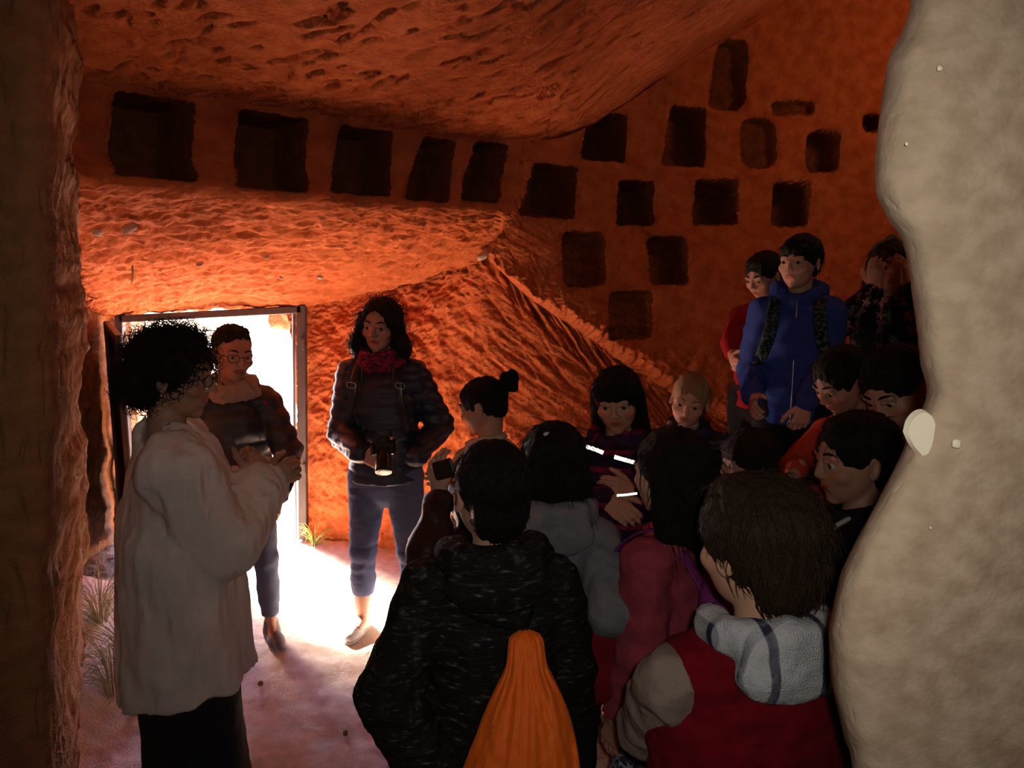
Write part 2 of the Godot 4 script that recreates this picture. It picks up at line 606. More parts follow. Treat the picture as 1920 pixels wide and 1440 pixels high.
# pick marks: short slanting cuts pressed into the heights of a patch
func gouge(g: Dictionary, i0: float, j0: float, ang: float, length: float, width: float, deep: float) -> void:
	var nu: int = g.nu
	var nv: int = g.nv
	var p: PackedVector3Array = g.p
	var h: PackedFloat32Array = g.h
	var ci := clampi(int(i0), 1, nu - 1)
	var cj := clampi(int(j0), 1, nv - 1)
	var k0 := cj * (nu + 1) + ci
	var su := (p[k0 + 1] - p[k0]).length()
	var sv := (p[k0 + nu + 1] - p[k0]).length()
	var ri := int(length / su) + 2
	var rj := int(length / sv) + 2
	var ca := cos(ang)
	var sa := sin(ang)
	for j in range(maxi(cj - rj, 0), mini(cj + rj, nv) + 1):
		for i in range(maxi(ci - ri, 0), mini(ci + ri, nu) + 1):
			var x := (i - i0) * su
			var y := (j - j0) * sv
			var a := x * ca + y * sa
			var b := -x * sa + y * ca
			var q := (a / length) * (a / length) * 4.0
			if q > 1.0: continue
			var ww := width * (0.4 + 0.6 * (1.0 - q))
			# one flank steep, the other gentle, as a pick leaves it
			var s := b / ww
			var e := exp(-s * s * (5.0 if s < 0 else 1.2))
			h[j * (nu + 1) + i] -= deep * (1.0 - q) * e
	g.h = h

# niches: rectangular recesses cut square into the wall; each becomes a region of its own
func cut_niches(g: Dictionary, list: Array, base_tilt := 0.0) -> void:
	var nu: int = g.nu
	var nv: int = g.nv
	var p: PackedVector3Array = g.p
	var nrm: PackedVector3Array = g.n
	var h: PackedFloat32Array = g.h
	var reg: PackedInt32Array = g.reg
	for k in list.size():
		var it: Array = list[k]
		# the surface point on the line of sight to the niche's middle
		var aim: Vector3 = (at(it[0], it[1], 4.0) - EYE).normalized()
		var best := 1e9
		var bk := 0
		for q in range(0, p.size(), 2):
			var r := p[q] - EYE
			var e := (r - aim * r.dot(aim)).length_squared()
			if e < best:
				best = e
				bk = q
		var c := p[bk]
		var n := nrm[bk]
		var tx := Vector3.UP.cross(n).normalized()
		var ty := n.cross(tx).normalized()
		if ty.y < 0: ty = -ty
		if tx.x < 0: tx = -tx
		var dist := -(c.z - EYE.z)
		var fx := maxf(absf(tx.dot(Vector3(1, 0, 0)) - aim.x / -aim.z * -tx.z), 0.35)
		var hw: float = it[2] * dist / F / fx * 0.5
		var hh: float = it[3] * dist / F * 0.5
		var slant: float = it[4]         # sideways lean of the left and right edges
		var deep: float = it[5]
		var rnd: float = it[6]           # corner radius, metres
		for q in p.size():
			var r := p[q] - c
			if absf(r.x) > 0.6 or absf(r.y) > 0.5 or absf(r.z) > 0.6: continue
			var y := r.dot(ty)
			var x := r.dot(tx) - slant * y
			x += 0.010 * n_mid.get_noise_3d(c.x * 9.0, p[q].y * 2.0, k)
			y += 0.010 * n_mid.get_noise_3d(p[q].x * 2.0, c.y * 9.0, k + 5.0)
			var wx := hw - 0.6 * (slant - base_tilt) * y
			var ax := absf(x) - wx + rnd
			var ay := absf(y) - hh + rnd
			var sd := Vector2(maxf(ax, 0), maxf(ay, 0)).length() + minf(maxf(ax, ay), 0) - rnd
			if sd < 0.0:
				h[q] -= deep * ss(0.0, 0.022, -sd)
				reg[q] = k + 1
			elif sd < 0.03:
				h[q] -= 0.012 * (1.0 - sd / 0.03)
	g.h = h
	g.reg = reg

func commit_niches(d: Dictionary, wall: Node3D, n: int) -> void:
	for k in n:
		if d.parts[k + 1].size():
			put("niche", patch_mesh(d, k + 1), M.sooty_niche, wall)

func rock_thing(called: String, mesh: Mesh, m: Material, label: String, category: String) -> MeshInstance3D:
	var o := put(called, mesh, m, self)
	tag(o, label, category, "", "structure")
	return o

func build_rock() -> void:
	var t0 := Time.get_ticks_msec()
	# ----- floor
	var net := []
	for r in 12:
		var row := []
		for c in 12:
			var x := -4.1 + 7.4 * c / 11.0
			var z := 1.4 - 6.6 * r / 11.0
			row.append(Vector3(x, 0, z))
		net.append(row)
	var d := rock_patch(net, 260, 230, Vector3.UP, func(p, _u, _v):
		return floor_y(p.x, p.z) + 0.035 * n_low.get_noise_2d(p.x, p.z) + 0.012 * n_mid.get_noise_2d(p.x, p.z) + 0.006 * n_fine.get_noise_2d(p.x, p.z),
		func(_g): pass)
	rock_thing("floor", patch_mesh(d, 0), M.sandy_earth, "sandy trodden earth floor of the cave", "floor")
	# ----- wall with the row of five niches, its lower lip and the soffit of the doorway recess
	var ax := [60, 290, 510, 685, 815, 985]
	var ad := [2.55, 2.9, 3.25, 3.55, 3.8, 4.2]
	var at_y := [136, 174, 204, 236, 254, 268]
	var ab_y := [352, 366, 378, 388, 394, 397]
	var bx := [110, 250, 395, 577, 745, 908]
	var bd := [4.98, 4.98, 4.98, 4.98, 4.85, 4.45]
	var by := [606, 590, 580, 572, 538, 482]
	var rows := [[], [], [], [], [], []]
	for k in 6:
		var top := at(ax[k], at_y[k], ad[k])
		var bot := at(ax[k] - (25 if k == 5 else 0), ab_y[k], ad[k] - 0.02)
		var back := at(bx[k], by[k], bd[k])
		rows[0].append(top + Vector3(0, 0.06, 0))
		rows[1].append(top.lerp(bot, 0.5) + Vector3(0, 0, -0.01))
		rows[2].append(bot)
		rows[3].append(bot.lerp(back, 0.3) + Vector3(0, -0.01, 0))
		rows[4].append(bot.lerp(back, 0.65) + Vector3(0, 0.01, 0))
		rows[5].append(back + (back - bot).normalized() * 0.03)
	var list := [[289, 257, 146, 148, 0.16, 0.26, 0.02], [511, 284, 124, 140, 0.17, 0.26, 0.015], [682, 305, 102, 122, 0.27, 0.26, 0.02], [812, 319, 70, 116, 0.33, 0.25, 0.02], [914, 322, 66, 108, 0.33, 0.25, 0.02]]
	d = rock_patch(rows, 330, 330, Vector3(0.5, -0.4, 0.8), func(p, _u, v):
		var lay: float = n_mid.get_noise_3d(p.x * 0.9, p.y * 4.5, p.z * 1.1)
		var low: float = ss(0.36, 0.48, v)
		return 0.03 * n_low.get_noise_3dv(p) + lerpf(0.004, 0.026, low) * lay + lerpf(0.003, 0.007, low) * n_fine.get_noise_3dv(p) - 0.012 * low * maxf(0.0, n_mid.get_noise_3d(p.x * 1.5, p.y * 9.0, p.z * 1.5)),
		func(g):
			for k in 90:   # slits and scoops in the soffit
				gouge(g, rng.randf_range(5, 325), rng.randf_range(150, 300), rng.randf_range(-0.25, 0.12), rng.randf_range(0.06, 0.3), rng.randf_range(0.006, 0.02), rng.randf_range(0.006, 0.02))
			cut_niches(g, list, 0.14), 6)
	var w := rock_thing("wall_niche_row", patch_mesh(d, 0), M.red_sandstone, "overhanging red sandstone band with a row of five square niches above the doorway", "wall")
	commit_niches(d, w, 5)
	# ----- ceiling with pick marks
	var cx := [-60, 290, 510, 685, 815, 985, 1060, 1180, 1320, 1480, 1640, 1800]
	var cy := [112, 172, 202, 234, 252, 264, 252, 184, 100, -6, -116, -206]
	var cd := [2.4, 2.9, 3.25, 3.55, 3.8, 4.22, 4.5, 4.8, 5.0, 5.1, 5.1, 5.1]
	var fx := [-4.2, -3.2, -2.4, -1.7, -1.0, -0.3, 0.2, 0.8, 1.4, 2.0, 2.6, 3.3]
	var fy := [2.75, 2.75, 2.75, 2.75, 2.78, 2.82, 2.88, 2.95, 3.1, 3.3, 3.5, 3.7]
	rows = [[], [], [], [], []]
	for k in 12:
		var b := at(cx[k], cy[k], cd[k])
		var f := Vector3(fx[k], fy[k], 1.35)
		rows[0].append(b + (b - f).normalized() * 0.08)
		for r in 4:
			var m := b.lerp(f, [0.2, 0.4, 0.6, 1.0][r])
			m.y += [0.03, 0.05, 0.05, 0.0][r]
			rows[r + 1].append(m)
	d = rock_patch(rows, 720, 460, Vector3.DOWN, func(p, _u, _v):
		return 0.035 * n_low.get_noise_3dv(p) + 0.006 * n_mid.get_noise_3dv(p) + 0.003 * n_fine.get_noise_3dv(p),
		func(g):
			for k in 1000:
				var i := rng.randf_range(60, 700)
				var j := rng.randf_range(3, 345)
				gouge(g, i, j, 0.75 + rng.randf_range(-0.18, 0.18) + 0.25 * n_low.get_noise_2d(i * 0.012, j * 0.012), rng.randf_range(0.08, 0.24), rng.randf_range(0.008, 0.013), rng.randf_range(0.012, 0.026))
			for k in 60:
				gouge(g, rng.randf_range(60, 700), rng.randf_range(3, 345), 0.75, rng.randf_range(0.25, 0.6), 0.02, 0.010))
	rock_thing("ceiling", patch_mesh(d, 0), M.red_sandstone, "sloping red sandstone ceiling covered with slanting pick marks", "ceiling")
	# ----- back wall with the scattered niches
	var b_top := [at(985, 260, 4.2), at(1060, 256, 4.5), at(1180, 190, 4.8), at(1320, 92, 5.0), at(1480, -16, 5.1), at(1640, -130, 5.1), at(1830, -220, 5.1)]
	var b_bot := [at(908, 486, 4.42), at(1000, 562, 4.5), at(1100, 622, 4.55), at(1220, 704, 4.7), at(1400, 810, 4.85), at(1600, 890, 4.9), at(1830, 940, 4.9)]
	rows = [[], [], [], []]
	for k in 7:
		for r in 4:
			rows[r].append((b_top[k] as Vector3).lerp(b_bot[k], r / 3.0))
	list = [[1034, 358, 88, 95, 0.13, 0.24, 0.02], [1134, 256, 72, 84, 0.06, 0.26, 0.012], [1192, 380, 66, 82, 0.09, 0.24, 0.02], [1346, 378, 78, 82, 0.05, 0.24, 0.014], [1482, 381, 68, 80, 0.05, 0.2, 0.03],
		[1289, 253, 74, 106, 0.12, 0.2, 0.02], [1420, 268, 66, 92, 0.0, 0.06, 0.09], [1545, 284, 58, 74, 0.0, 0.15, 0.05], [1370, 140, 62, 125, 0.10, 0.09, 0.08], [1095, 486, 78, 102, -0.02, 0.11, 0.05],
		[1253, 490, 72, 90, -0.04, 0.16, 0.04], [1182, 590, 82, 92, 0.0, 0.07, 0.05], [1636, 230, 34, 32, 0.0, 0.12, 0.04], [1488, 203, 76, 26, 0.0, 0.05, 0.03]]
	d = rock_patch(rows, 330, 250, Vector3(0, 0, 1), func(p, _u, v):
		var diag: float = n_mid.get_noise_2d((p.x + p.y) * 0.35, (p.y + p.x * 0.55) * 2.2)
		return 0.04 * n_low.get_noise_3dv(p) + 0.012 * n_mid.get_noise_3dv(p) + 0.006 * n_fine.get_noise_3dv(p) + 0.007 * diag + ss(0.78, 0.95, v) * (0.035 * n_mid.get_noise_3dv(p * 1.3) + 0.022 * n_fine.get_noise_3dv(p * 0.8)) - 0.10 * ss(0.94 + 0.04 * n_mid.get_noise_1d(p.x * 2.0), 1.0, v),
		func(g):
			for k in 140:
				gouge(g, rng.randf_range(4, 326), rng.randf_range(3, 245), rng.randf_range(0.2, 1.3), rng.randf_range(0.04, 0.15), rng.randf_range(0.006, 0.015), rng.randf_range(0.005, 0.013))
			cut_niches(g, list), 15)
	w = rock_thing("wall_back", patch_mesh(d, 0), M.red_sandstone, "dark red sandstone back wall pierced by scattered pigeon niches", "wall")
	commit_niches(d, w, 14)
	# ----- undercut wall right of the doorway, below the back wall's rough edge
	var c_top := [at(540, 566, 5.06), at(660, 556, 4.94), at(780, 522, 4.85), at(905, 474, 4.55), at(1000, 548, 4.62), at(1100, 608, 4.68), at(1220, 690, 4.85), at(1400, 790, 5.0), at(1830, 900, 5.05)]
	var c_mid := [at(552, 720, 5.03), at(660, 720, 4.88), at(770, 700, 4.76), at(880, 690, 4.66), at(985, 720, 4.66), at(1090, 760, 4.72), at(1220, 820, 4.85), at(1400, 880, 5.0), at(1830, 960, 5.05)]
	rows = [[], [], []]
	for k in 9:
		rows[0].append(c_top[k])
		rows[1].append(c_mid[k])
		var b: Vector3 = c_mid[k]
		rows[2].append(Vector3(b.x, -0.1, b.z + 0.06))
	d = rock_patch(rows, 340, 260, Vector3(0, 0, 1), func(p, u, v):
		var rough: float = 1.0 - ss(0.25, 0.5, u) * (1.0 - ss(0.45, 0.8, v))
		var diag: float = n_mid.get_noise_2d((p.x - p.y) * 0.3, (p.y + p.x * 0.75) * 1.9)
		return 0.04 * n_low.get_noise_3dv(p) + 0.018 * n_mid.get_noise_3dv(p) * (0.5 + rough) + 0.011 * n_fine.get_noise_3dv(p) * (0.3 + rough) + 0.018 * diag * (1.0 - 0.6 * rough),
		func(g):
			for k in 9:    # long parallel tool lines slanting down to the right
				for s in 7:
					gouge(g, 110.0 + k * 12 + s * 26.0 + rng.randf_range(-5, 5), 2.0 + s * 18.0 + k * 3.0 + rng.randf_range(-5, 5), 0.62, rng.randf_range(0.2, 0.42), rng.randf_range(0.012, 0.024), rng.randf_range(0.012, 0.028))
			for k in 110:
				gouge(g, rng.randf_range(4, 336), rng.randf_range(3, 256), 0.62 + rng.randf_range(-0.2, 0.2), rng.randf_range(0.06, 0.2), rng.randf_range(0.014, 0.03), rng.randf_range(0.008, 0.022)))
	rock_thing("wall_doorside", patch_mesh(d, 0), M.red_sandstone, "rough undercut sandstone wall right of the doorway, ribbed with slanting tool lines", "wall")
	# ----- left wall: dark near face, bright edge, then the side of the doorway recess
	var ys := [-260, 0, 400, 720, 1100, 1750]
	var ex := [84, 84, 86, 86, 80, 84]
	var ey := [104, 106, 114, 116, 112, 118]
	var ez := [122, 126, 144, 156, 160, 160]
	rows = []
	for r in 6:
		var y0: float = ys[r]
		var e := at(ey[r], y0, 2.12)
		var row := [at(-1900, y0, 1.7), at(-500, y0, 1.75), at(-60, y0, 1.84), at(ex[r], y0, 1.92), e]
		var e2 := at(ez[r], y0, 2.6)
		row.append(Vector3(e2.x, e.y, e2.z))
		row.append(Vector3(-1.86, e.y, -3.1))
		row.append(Vector3(-2.36, e.y, -3.6))
		row.append(Vector3(-2.60, e.y, -4.2))
		row.append(Vector3(-2.62, e.y, -5.1))
		rows.append(row)
	d = rock_patch(rows, 300, 260, Vector3(0.8, 0, 0.7), func(p, u, _v):
		return 0.03 * n_low.get_noise_3dv(p) + 0.014 * n_mid.get_noise_3d(p.x * 2.0, p.y * 0.6, p.z * 2.0) * (0.25 + ss(0.3, 0.5, u)) + 0.008 * n_fine.get_noise_3d(p.x, p.y * 0.35, p.z) * (0.3 + ss(0.3, 0.5, u)) + 0.02 * n_mid.get_noise_1d(p.y * 0.9) * ss(0.3, 0.5, u),
		func(g):
			for k in 200:
				gouge(g, rng.randf_range(60, 296), rng.randf_range(3, 256), 1.45 + rng.randf_range(-0.2, 0.3), rng.randf_range(0.05, 0.22), rng.randf_range(0.006, 0.016), rng.randf_range(0.005, 0.014)))
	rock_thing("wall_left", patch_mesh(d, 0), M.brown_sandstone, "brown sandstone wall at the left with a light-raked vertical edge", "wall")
	# ----- right wall beyond the pale pillar
	rows = [[], [], []]
	for k in 5:
		var z := -5.2 + 6.6 * k / 4.0
		rows[0].append(Vector3(2.95, 3.06, z))
		rows[1].append(Vector3(2.8, 1.4, z))
		rows[2].append(Vector3(2.75, -0.1, z))
	d = rock_patch(rows, 120, 60, Vector3(-1, 0, 0), func(p, _u, _v): return 0.03 * n_low.get_noise_3dv(p) + 0.01 * n_mid.get_noise_3dv(p), func(_g): pass)
	rock_thing("wall_right", patch_mesh(d, 0), M.red_sandstone, "red sandstone side wall hidden behind the pale rock pillar", "wall")
	# ----- the pale rock pillar close by on the right
	var oy := [-200, 0, 60, 110, 200, 260, 345, 400, 450, 520, 600, 680, 740, 800, 840, 920, 1010, 1080, 1150, 1200, 1290, 1380, 1440, 1700, 2300]
	var ox := [1722, 1706, 1690, 1668, 1654, 1646, 1642, 1660, 1690, 1704, 1715, 1722, 1732, 1706, 1690, 1650, 1602, 1572, 1556, 1551, 1560, 1582, 1596, 1610, 1640]
	rows = []
	for k in oy.size():
		var y0: float = oy[k]
		var x0: float = ox[k]
		rows.append([at(x0 + 160, y0, 1.35), at(x0 + 34, y0, 1.02), at(x0 + 6, y0, 0.90), at(x0 + 2, y0, 0.84), at(x0 + 16, y0, 0.79), at(x0 + 70, y0, 0.765), at(x0 + 220, y0, 0.75), at(x0 + 450, y0, 0.74), at(x0 + 900, y0, 0.72)])
	d = rock_patch(rows, 200, 360, Vector3(-0.3, 0, 1), func(p, _u, _v):
		return 0.004 * n_low.get_noise_3dv(p * 2.0) + 0.0012 * n_mid.get_noise_3dv(p * 1.6) + 0.0008 * n_fine.get_noise_3dv(p * 2.0),
		func(g):
			for k in 40:
				gouge(g, rng.randf_range(90, 196), rng.randf_range(3, 356), rng.randf_range(0, 3.1), rng.randf_range(0.008, 0.03), rng.randf_range(0.002, 0.004), rng.randf_range(0.0006, 0.0016)))
	rock_thing("wall_pillar", patch_mesh(d, 0), M.pale_sandstone, "pale grey-beige sandstone pillar with a wavy edge close by on the right", "pillar")
	# ----- outdoors
	rows = [[], [], []]
	for k in 5:
		for r in 3:
			rows[r].append(Vector3(-14 + 5.5 * k, -0.02 - 0.2 * r, -5.1 - 9.0 * r))
	d = rock_patch(rows, 90, 90, Vector3.UP, func(p, _u, _v): return 0.05 * n_low.get_noise_3dv(p), func(_g): pass)
	rock_thing("ground_outside", patch_mesh(d, 0), M.sandy_earth, "sunlit sandy ground outside the doorway", "ground")
	print("rock ", Time.get_ticks_msec() - t0)

# ---------- doorway
func beam(a: Vector3, b: Vector3, w: float, t: float, m: Material, called: String, parent: Node3D) -> MeshInstance3D:
	var o := put(called, box(Vector3(w, (b - a).length(), t), 0.004), m, parent)
	var y := (b - a).normalized()
	var z := Vector3(0, 0, 1)
	if absf(y.dot(z)) > 0.9: z = Vector3(1, 0, 0)
	var x := y.cross(z).normalized()
	z = x.cross(y)
	o.transform = Transform3D(Basis(x, y, z), (a + b) * 0.5 - parent.position)
	return o

func build_gate() -> void:
	var bl := at(228, 1030, 4.94)
	var br := at(570, 1034, 4.94)
	var tl := at(226, 598, 4.94)
	var tr := at(566, 580, 4.94)
	bl.y = 0.0
	br.y = 0.0
	var g := thing("door_frame", "dark iron frame standing in the bright doorway", "door frame", Vector3(br.x, 0, br.z))
	beam(br, tr + Vector3(0, 0.03, 0), 0.055, 0.05, M.gate_metal, "jamb", g)
	beam(bl, tl + Vector3(0, 0.03, 0), 0.05, 0.05, M.gate_metal, "jamb", g)
	beam(tl, tr, 0.045, 0.05, M.gate_metal, "lintel_bar", g)
	beam(br + Vector3(-0.05, 0, 0.01), tr + Vector3(-0.05, 0, 0.01), 0.018, 0.02, M.grey_metal, "stop_bar", g)
	for y in [0.45, 1.25]:
		var hp := br.lerp(tr, y / 1.5) + Vector3(0.02, 0, 0.04)
		beam(hp, hp + Vector3(0, 0.07, 0), 0.022, 0.022, M.gate_metal, "hinge_pin", g)
	# the sheet-iron leaf swung in against the left wall
	var hx := Vector3(bl.x + 0.06, 0, bl.z + 0.07)
	var leaf := thing("gate_leaf", "dark sheet-iron gate leaf swung open into the cave behind the guide in white", "gate", hx)
	var far := hx + Vector3(0.57, 0, 0.98)
	var dir := (far - hx).normalized()
	var sh := put("sheet", box(Vector3(1.08, 1.36, 0.008), 0.002), M.gate_sheet, leaf)
	var bas := Basis(dir, Vector3.UP, dir.cross(Vector3.UP))
	sh.transform = Transform3D(bas, dir * 0.54 + Vector3(0, 0.75, 0))
	beam(hx + Vector3(0, 0.05, 0), hx + Vector3(0, 1.46, 0), 0.035, 0.035, M.gate_metal, "stile", leaf)
	beam(far + Vector3(0, 0.05, 0), far + Vector3(0, 1.46, 0), 0.035, 0.035, M.gate_metal, "stile", leaf)
	for y in [0.07, 1.44]:
		beam(hx + Vector3(0, y, 0), far + Vector3(0, y, 0), 0.035, 0.035, M.gate_metal, "rail", leaf)
	var bolt := far + Vector3(0.03, 0.85, -0.05)
	beam(bolt, bolt - dir * 0.22, 0.02, 0.02, M.gate_metal, "bolt", leaf)
	# an iron post behind the guide's skirt
	var p0 := at(272, 1300, 3.2)
	p0.y = floor_y(p0.x, p0.z)
	var post := thing("iron_post", "thin dark iron post behind the woman in the white blouse", "post", p0)
	beam(p0, p0 + Vector3(0, 0.75, 0), 0.03, 0.03, M.gate_metal, "shaft", post)
	beam(p0 + Vector3(0, 0.75, 0), p0 + Vector3(0, 0.79, 0), 0.044, 0.044, M.gate_metal, "cap", post)
	# rocks outside, in the sun
	var blk := put("rock_block", boulder_mesh(Vector3(0.13, 0.26, 0.2), 5), M.outer_rock, get_node("wall_front"))
	blk.position = at(536, 560, 5.4) - get_node("wall_front").position
	blk.set_meta("label", "orange sandstone block hanging outside the doorway's upper right corner")

func boulder_mesh(r: Vector3, s: int, rings := 22) -> ArrayMesh:
	var v := PackedVector3Array()
	var idx := PackedInt32Array()
	var seg := rings * 2
	for j in rings + 1:
		var th := PI * j / rings
		for i in seg:
			var ph := TAU * i / seg
			var d := Vector3(sin(th) * cos(ph), cos(th), sin(th) * sin(ph))
			var k := 1.0 + 0.28 * n_low.get_noise_3d(d.x + s * 7.0, d.y, d.z) + 0.10 * n_mid.get_noise_3d(d.x * 0.5 + s, d.y * 0.5, d.z * 0.5)
			# flattened towards a block
			k /= pow(pow(absf(d.x), 4) + pow(absf(d.y), 4) + pow(absf(d.z), 4), 0.17)
			v.append(d * k * r * 0.8)
	for j in rings:
		for i in seg:
			var a := j * seg + i
			var b := j * seg + (i + 1) % seg
			idx.append_array([a, b, a + seg, b, b + seg, a + seg])
	return to_mesh(arrays(v, smooth_normals(v, idx), idx))

func boulder(called: String, label: String, where: Vector3, r: Vector3, s: int, m: Material, category := "rock", group := "") -> MeshInstance3D:
	var o := put(called, boulder_mesh(r, s, 22 if r.length() > 0.1 else 8), m, self)
	o.position = where
	tag(o, label, category, group)
	return o

func build_small_rock_things() -> void:
	# pale pebbles and flakes set in the rock
	var wall: Node = get_node("wall_niche_row")
	var spots := [[242, 428, 3.05, 0.038], [375, 495, 3.75, 0.022], [500, 481, 3.72, 0.022], [527, 521, 4.1, 0.014], [600, 520, 4.1, 0.02], [182, 436, 2.95, 0.024], [905, 480, 4.38, 0.045]]
	for k in spots.size():
		var s: Array = spots[k]
		var o := put("pebble", boulder_mesh(Vector3(1.0, 0.55, 0.8) * s[3], 20 + k, 8), M.pale_stone, wall)
		o.position = at(s[0], s[1], s[2])
		o.rotation = Vector3(0.3, k, 0.4)
	var root := put("hanging_root", tube(curve_pts([at(248, 498, 3.3), at(249, 515, 3.3), at(247, 532, 3.31)], 6), [0.004, 0.004, 0.004, 0.004, 0.003, 0.003, 0.002], 6), M.dry_stem, wall)
	root.set_meta("label", "thin pale root tip hanging from the soffit")
	var pil: Node = get_node("wall_pillar")
	# the heart-shaped pale scar on the pillar
	var v := PackedVector3Array()
	var idx := PackedInt32Array()
	var outline := [[1700, 812], [1706, 790], [1720, 774], [1736, 770], [1750, 780], [1756, 806], [1754, 840], [1746, 868], [1730, 858], [1712, 838]]
	var ring := []
	for q in outline: ring.append(at(q[0], q[1], 0.773))
	ring.append(ring[0])
	ring = curve_pts(ring, 40)
	var mid := at(1730, 816, 0.764)
	var up := Vector3(0, 0.16, 0.985).normalized()
	var nn := PackedVector3Array()
	for q in 40:                       # a flat face with a thin broken rim
		var q2 := (q + 1) % 40
		var o0: Vector3 = ring[q]
		var o1: Vector3 = ring[q2]
		var i0 := o0.lerp(mid, 0.08) + Vector3(0, 0, 0.001)
		var i1 := o1.lerp(mid, 0.08) + Vector3(0, 0, 0.001)
		var side := ((o0 + o1) * 0.5 - mid).normalized() + up
		var o := v.size()
		v.append_array([mid, i0, i1, i0, o0 + Vector3(0, 0, -0.008), o1 + Vector3(0, 0, -0.008), i1])
		nn.append_array([up, up, up, side.normalized(), side.normalized(), side.normalized(), side.normalized()])
		idx.append_array([o, o + 1, o + 2, o + 3, o + 4, o + 5, o + 3, o + 5, o + 6])
	if (v[2] - v[0]).cross(v[1] - v[0]).z < 0:
		for q in range(0, idx.size(), 3):
			var s := idx[q + 1]
			idx[q + 1] = idx[q + 2]
			idx[q + 2] = s
	var flake := put("pale_scar", to_mesh(arrays(v, nn, idx)), M.bright_stone, pil)
	flake.set_meta("label", "pale leaf-shaped scar on the pillar")
	for s in [[1794, 832, 0.0055], [1745, 990, 0.0016], [1895, 1098, 0.003], [1762, 128, 0.003], [1700, 270, 0.002]]:
		var o := put("pebble", boulder_mesh(Vector3(1, 1, 0.5) * s[2], int(s[0]), 6), M.bright_stone, pil)
		o.position = at(s[0], s[1], 0.752)
	# dry weeds on the earth heap by the gate
	for k in 5:
		var q: Array = [[205, 1190, 3.0], [238, 1160, 3.15], [186, 1130, 3.3], [250, 1240, 2.95], [590, 1024, 4.8]][k]
		weed(at(q[0], q[1], q[2]), k)
	# little stones on the floor
	for k in 14:
		var x := rng.randf_range(-1.2, 0.6)
		var z := rng.randf_range(-3.9, -2.5)
		boulder("floor_stone", "tiny stone lying on the sandy cave floor", Vector3(x, floor_y(x, z) + 0.02, z), Vector3.ONE * rng.randf_range(0.006, 0.014), 40 + k, M.brown_sandstone, "stone", "small stones scattered on the cave floor")

func weed(where: Vector3, k: int) -> void:
	where.y = floor_y(where.x, where.z) - 0.01
	var names := ["tangled dry weed on the earth heap, nearest the wall edge", "dry straw-coloured weed with green tips beside the white blouse", "pale dry weed at the foot of the open gate leaf", "small dry weed below the blouse hem by the iron post", "green grass tuft at the foot of the door frame"]
	var o := thing("dry_weed", names[k], "weed", where)
	var count := 34 if k < 3 else 16
	var size := [0.34, 0.36, 0.30, 0.2, 0.16][k] as float
	for part in 2:
		var v := PackedVector3Array()
		var idx := PackedInt32Array()
		for s in count:
			var a := rng.randf() * TAU
			var out := Vector3(cos(a), 0, sin(a)) * rng.randf_range(0.2, 0.8) * size
			var top := out + Vector3(0, rng.randf_range(0.3, 1.0) * size, 0)
			var ctrl := [out * 0.12, out * 0.3 + Vector3(0, top.y * 0.6, 0), top, top + out * 0.4 - Vector3(0, 0.12 * size, 0)]
			var r := 0.0016 if part == 0 else 0.0022
			add_tube(v, idx, curve_pts(ctrl, 6), [r, r, r, r * 0.8, r * 0.7, r * 0.6, r * 0.3], 4)
		var green := part == 1 if k != 4 else true
		var ms := put("leaves" if part == 1 else "stems", to_mesh(arrays(v, smooth_normals(v, idx), idx)), M.green_stem if green and k in [1, 4] else M.dry_stem, o)
		ms.set_meta("kind", "stuff")

# ---------- bodies and clothes: smooth unions of tapered capsules and ellipsoids, meshed as surface nets
func cap(a: Vector3, b: Vector3, ra: float, rb: float, k := 0.02, flat := 1.0) -> Dictionary:     # flat < 1: thinner along z
	return {"t": 0, "a": a, "b": b, "ra": ra, "rb": rb, "k": k, "flat": flat, "sub": false}

func ell(c: Vector3, r: Vector3, k := 0.02, bas := Basis.IDENTITY) -> Dictionary:
	return {"t": 1, "a": c, "r": r, "k": k, "bas": bas, "sub": false}

func cut_ell(c: Vector3, r: Vector3, k := 0.01, bas := Basis.IDENTITY) -> Dictionary:
	return {"t": 1, "a": c, "r": r, "k": k, "bas": bas, "sub": true}

func cut_plane(c: Vector3, n: Vector3, k := 0.008) -> Dictionary:      # takes away what lies on the side n points to
	return {"t": 2, "a": c, "n": n.normalized(), "k": k, "sub": true}

func moved(list: Array, tr: Transform3D) -> Array:                    # the same shapes under a rigid transform
	var out := []
	for d in list:
		var e: Dictionary = d.duplicate()
		e.a = tr * (d.a as Vector3)
		if d.t == 0: e.b = tr * (d.b as Vector3)
		if d.t == 1: e.bas = tr.basis * (d.bas as Basis)
		if d.t == 2: e.n = tr.basis * (d.n as Vector3)
		out.append(e)
	return out

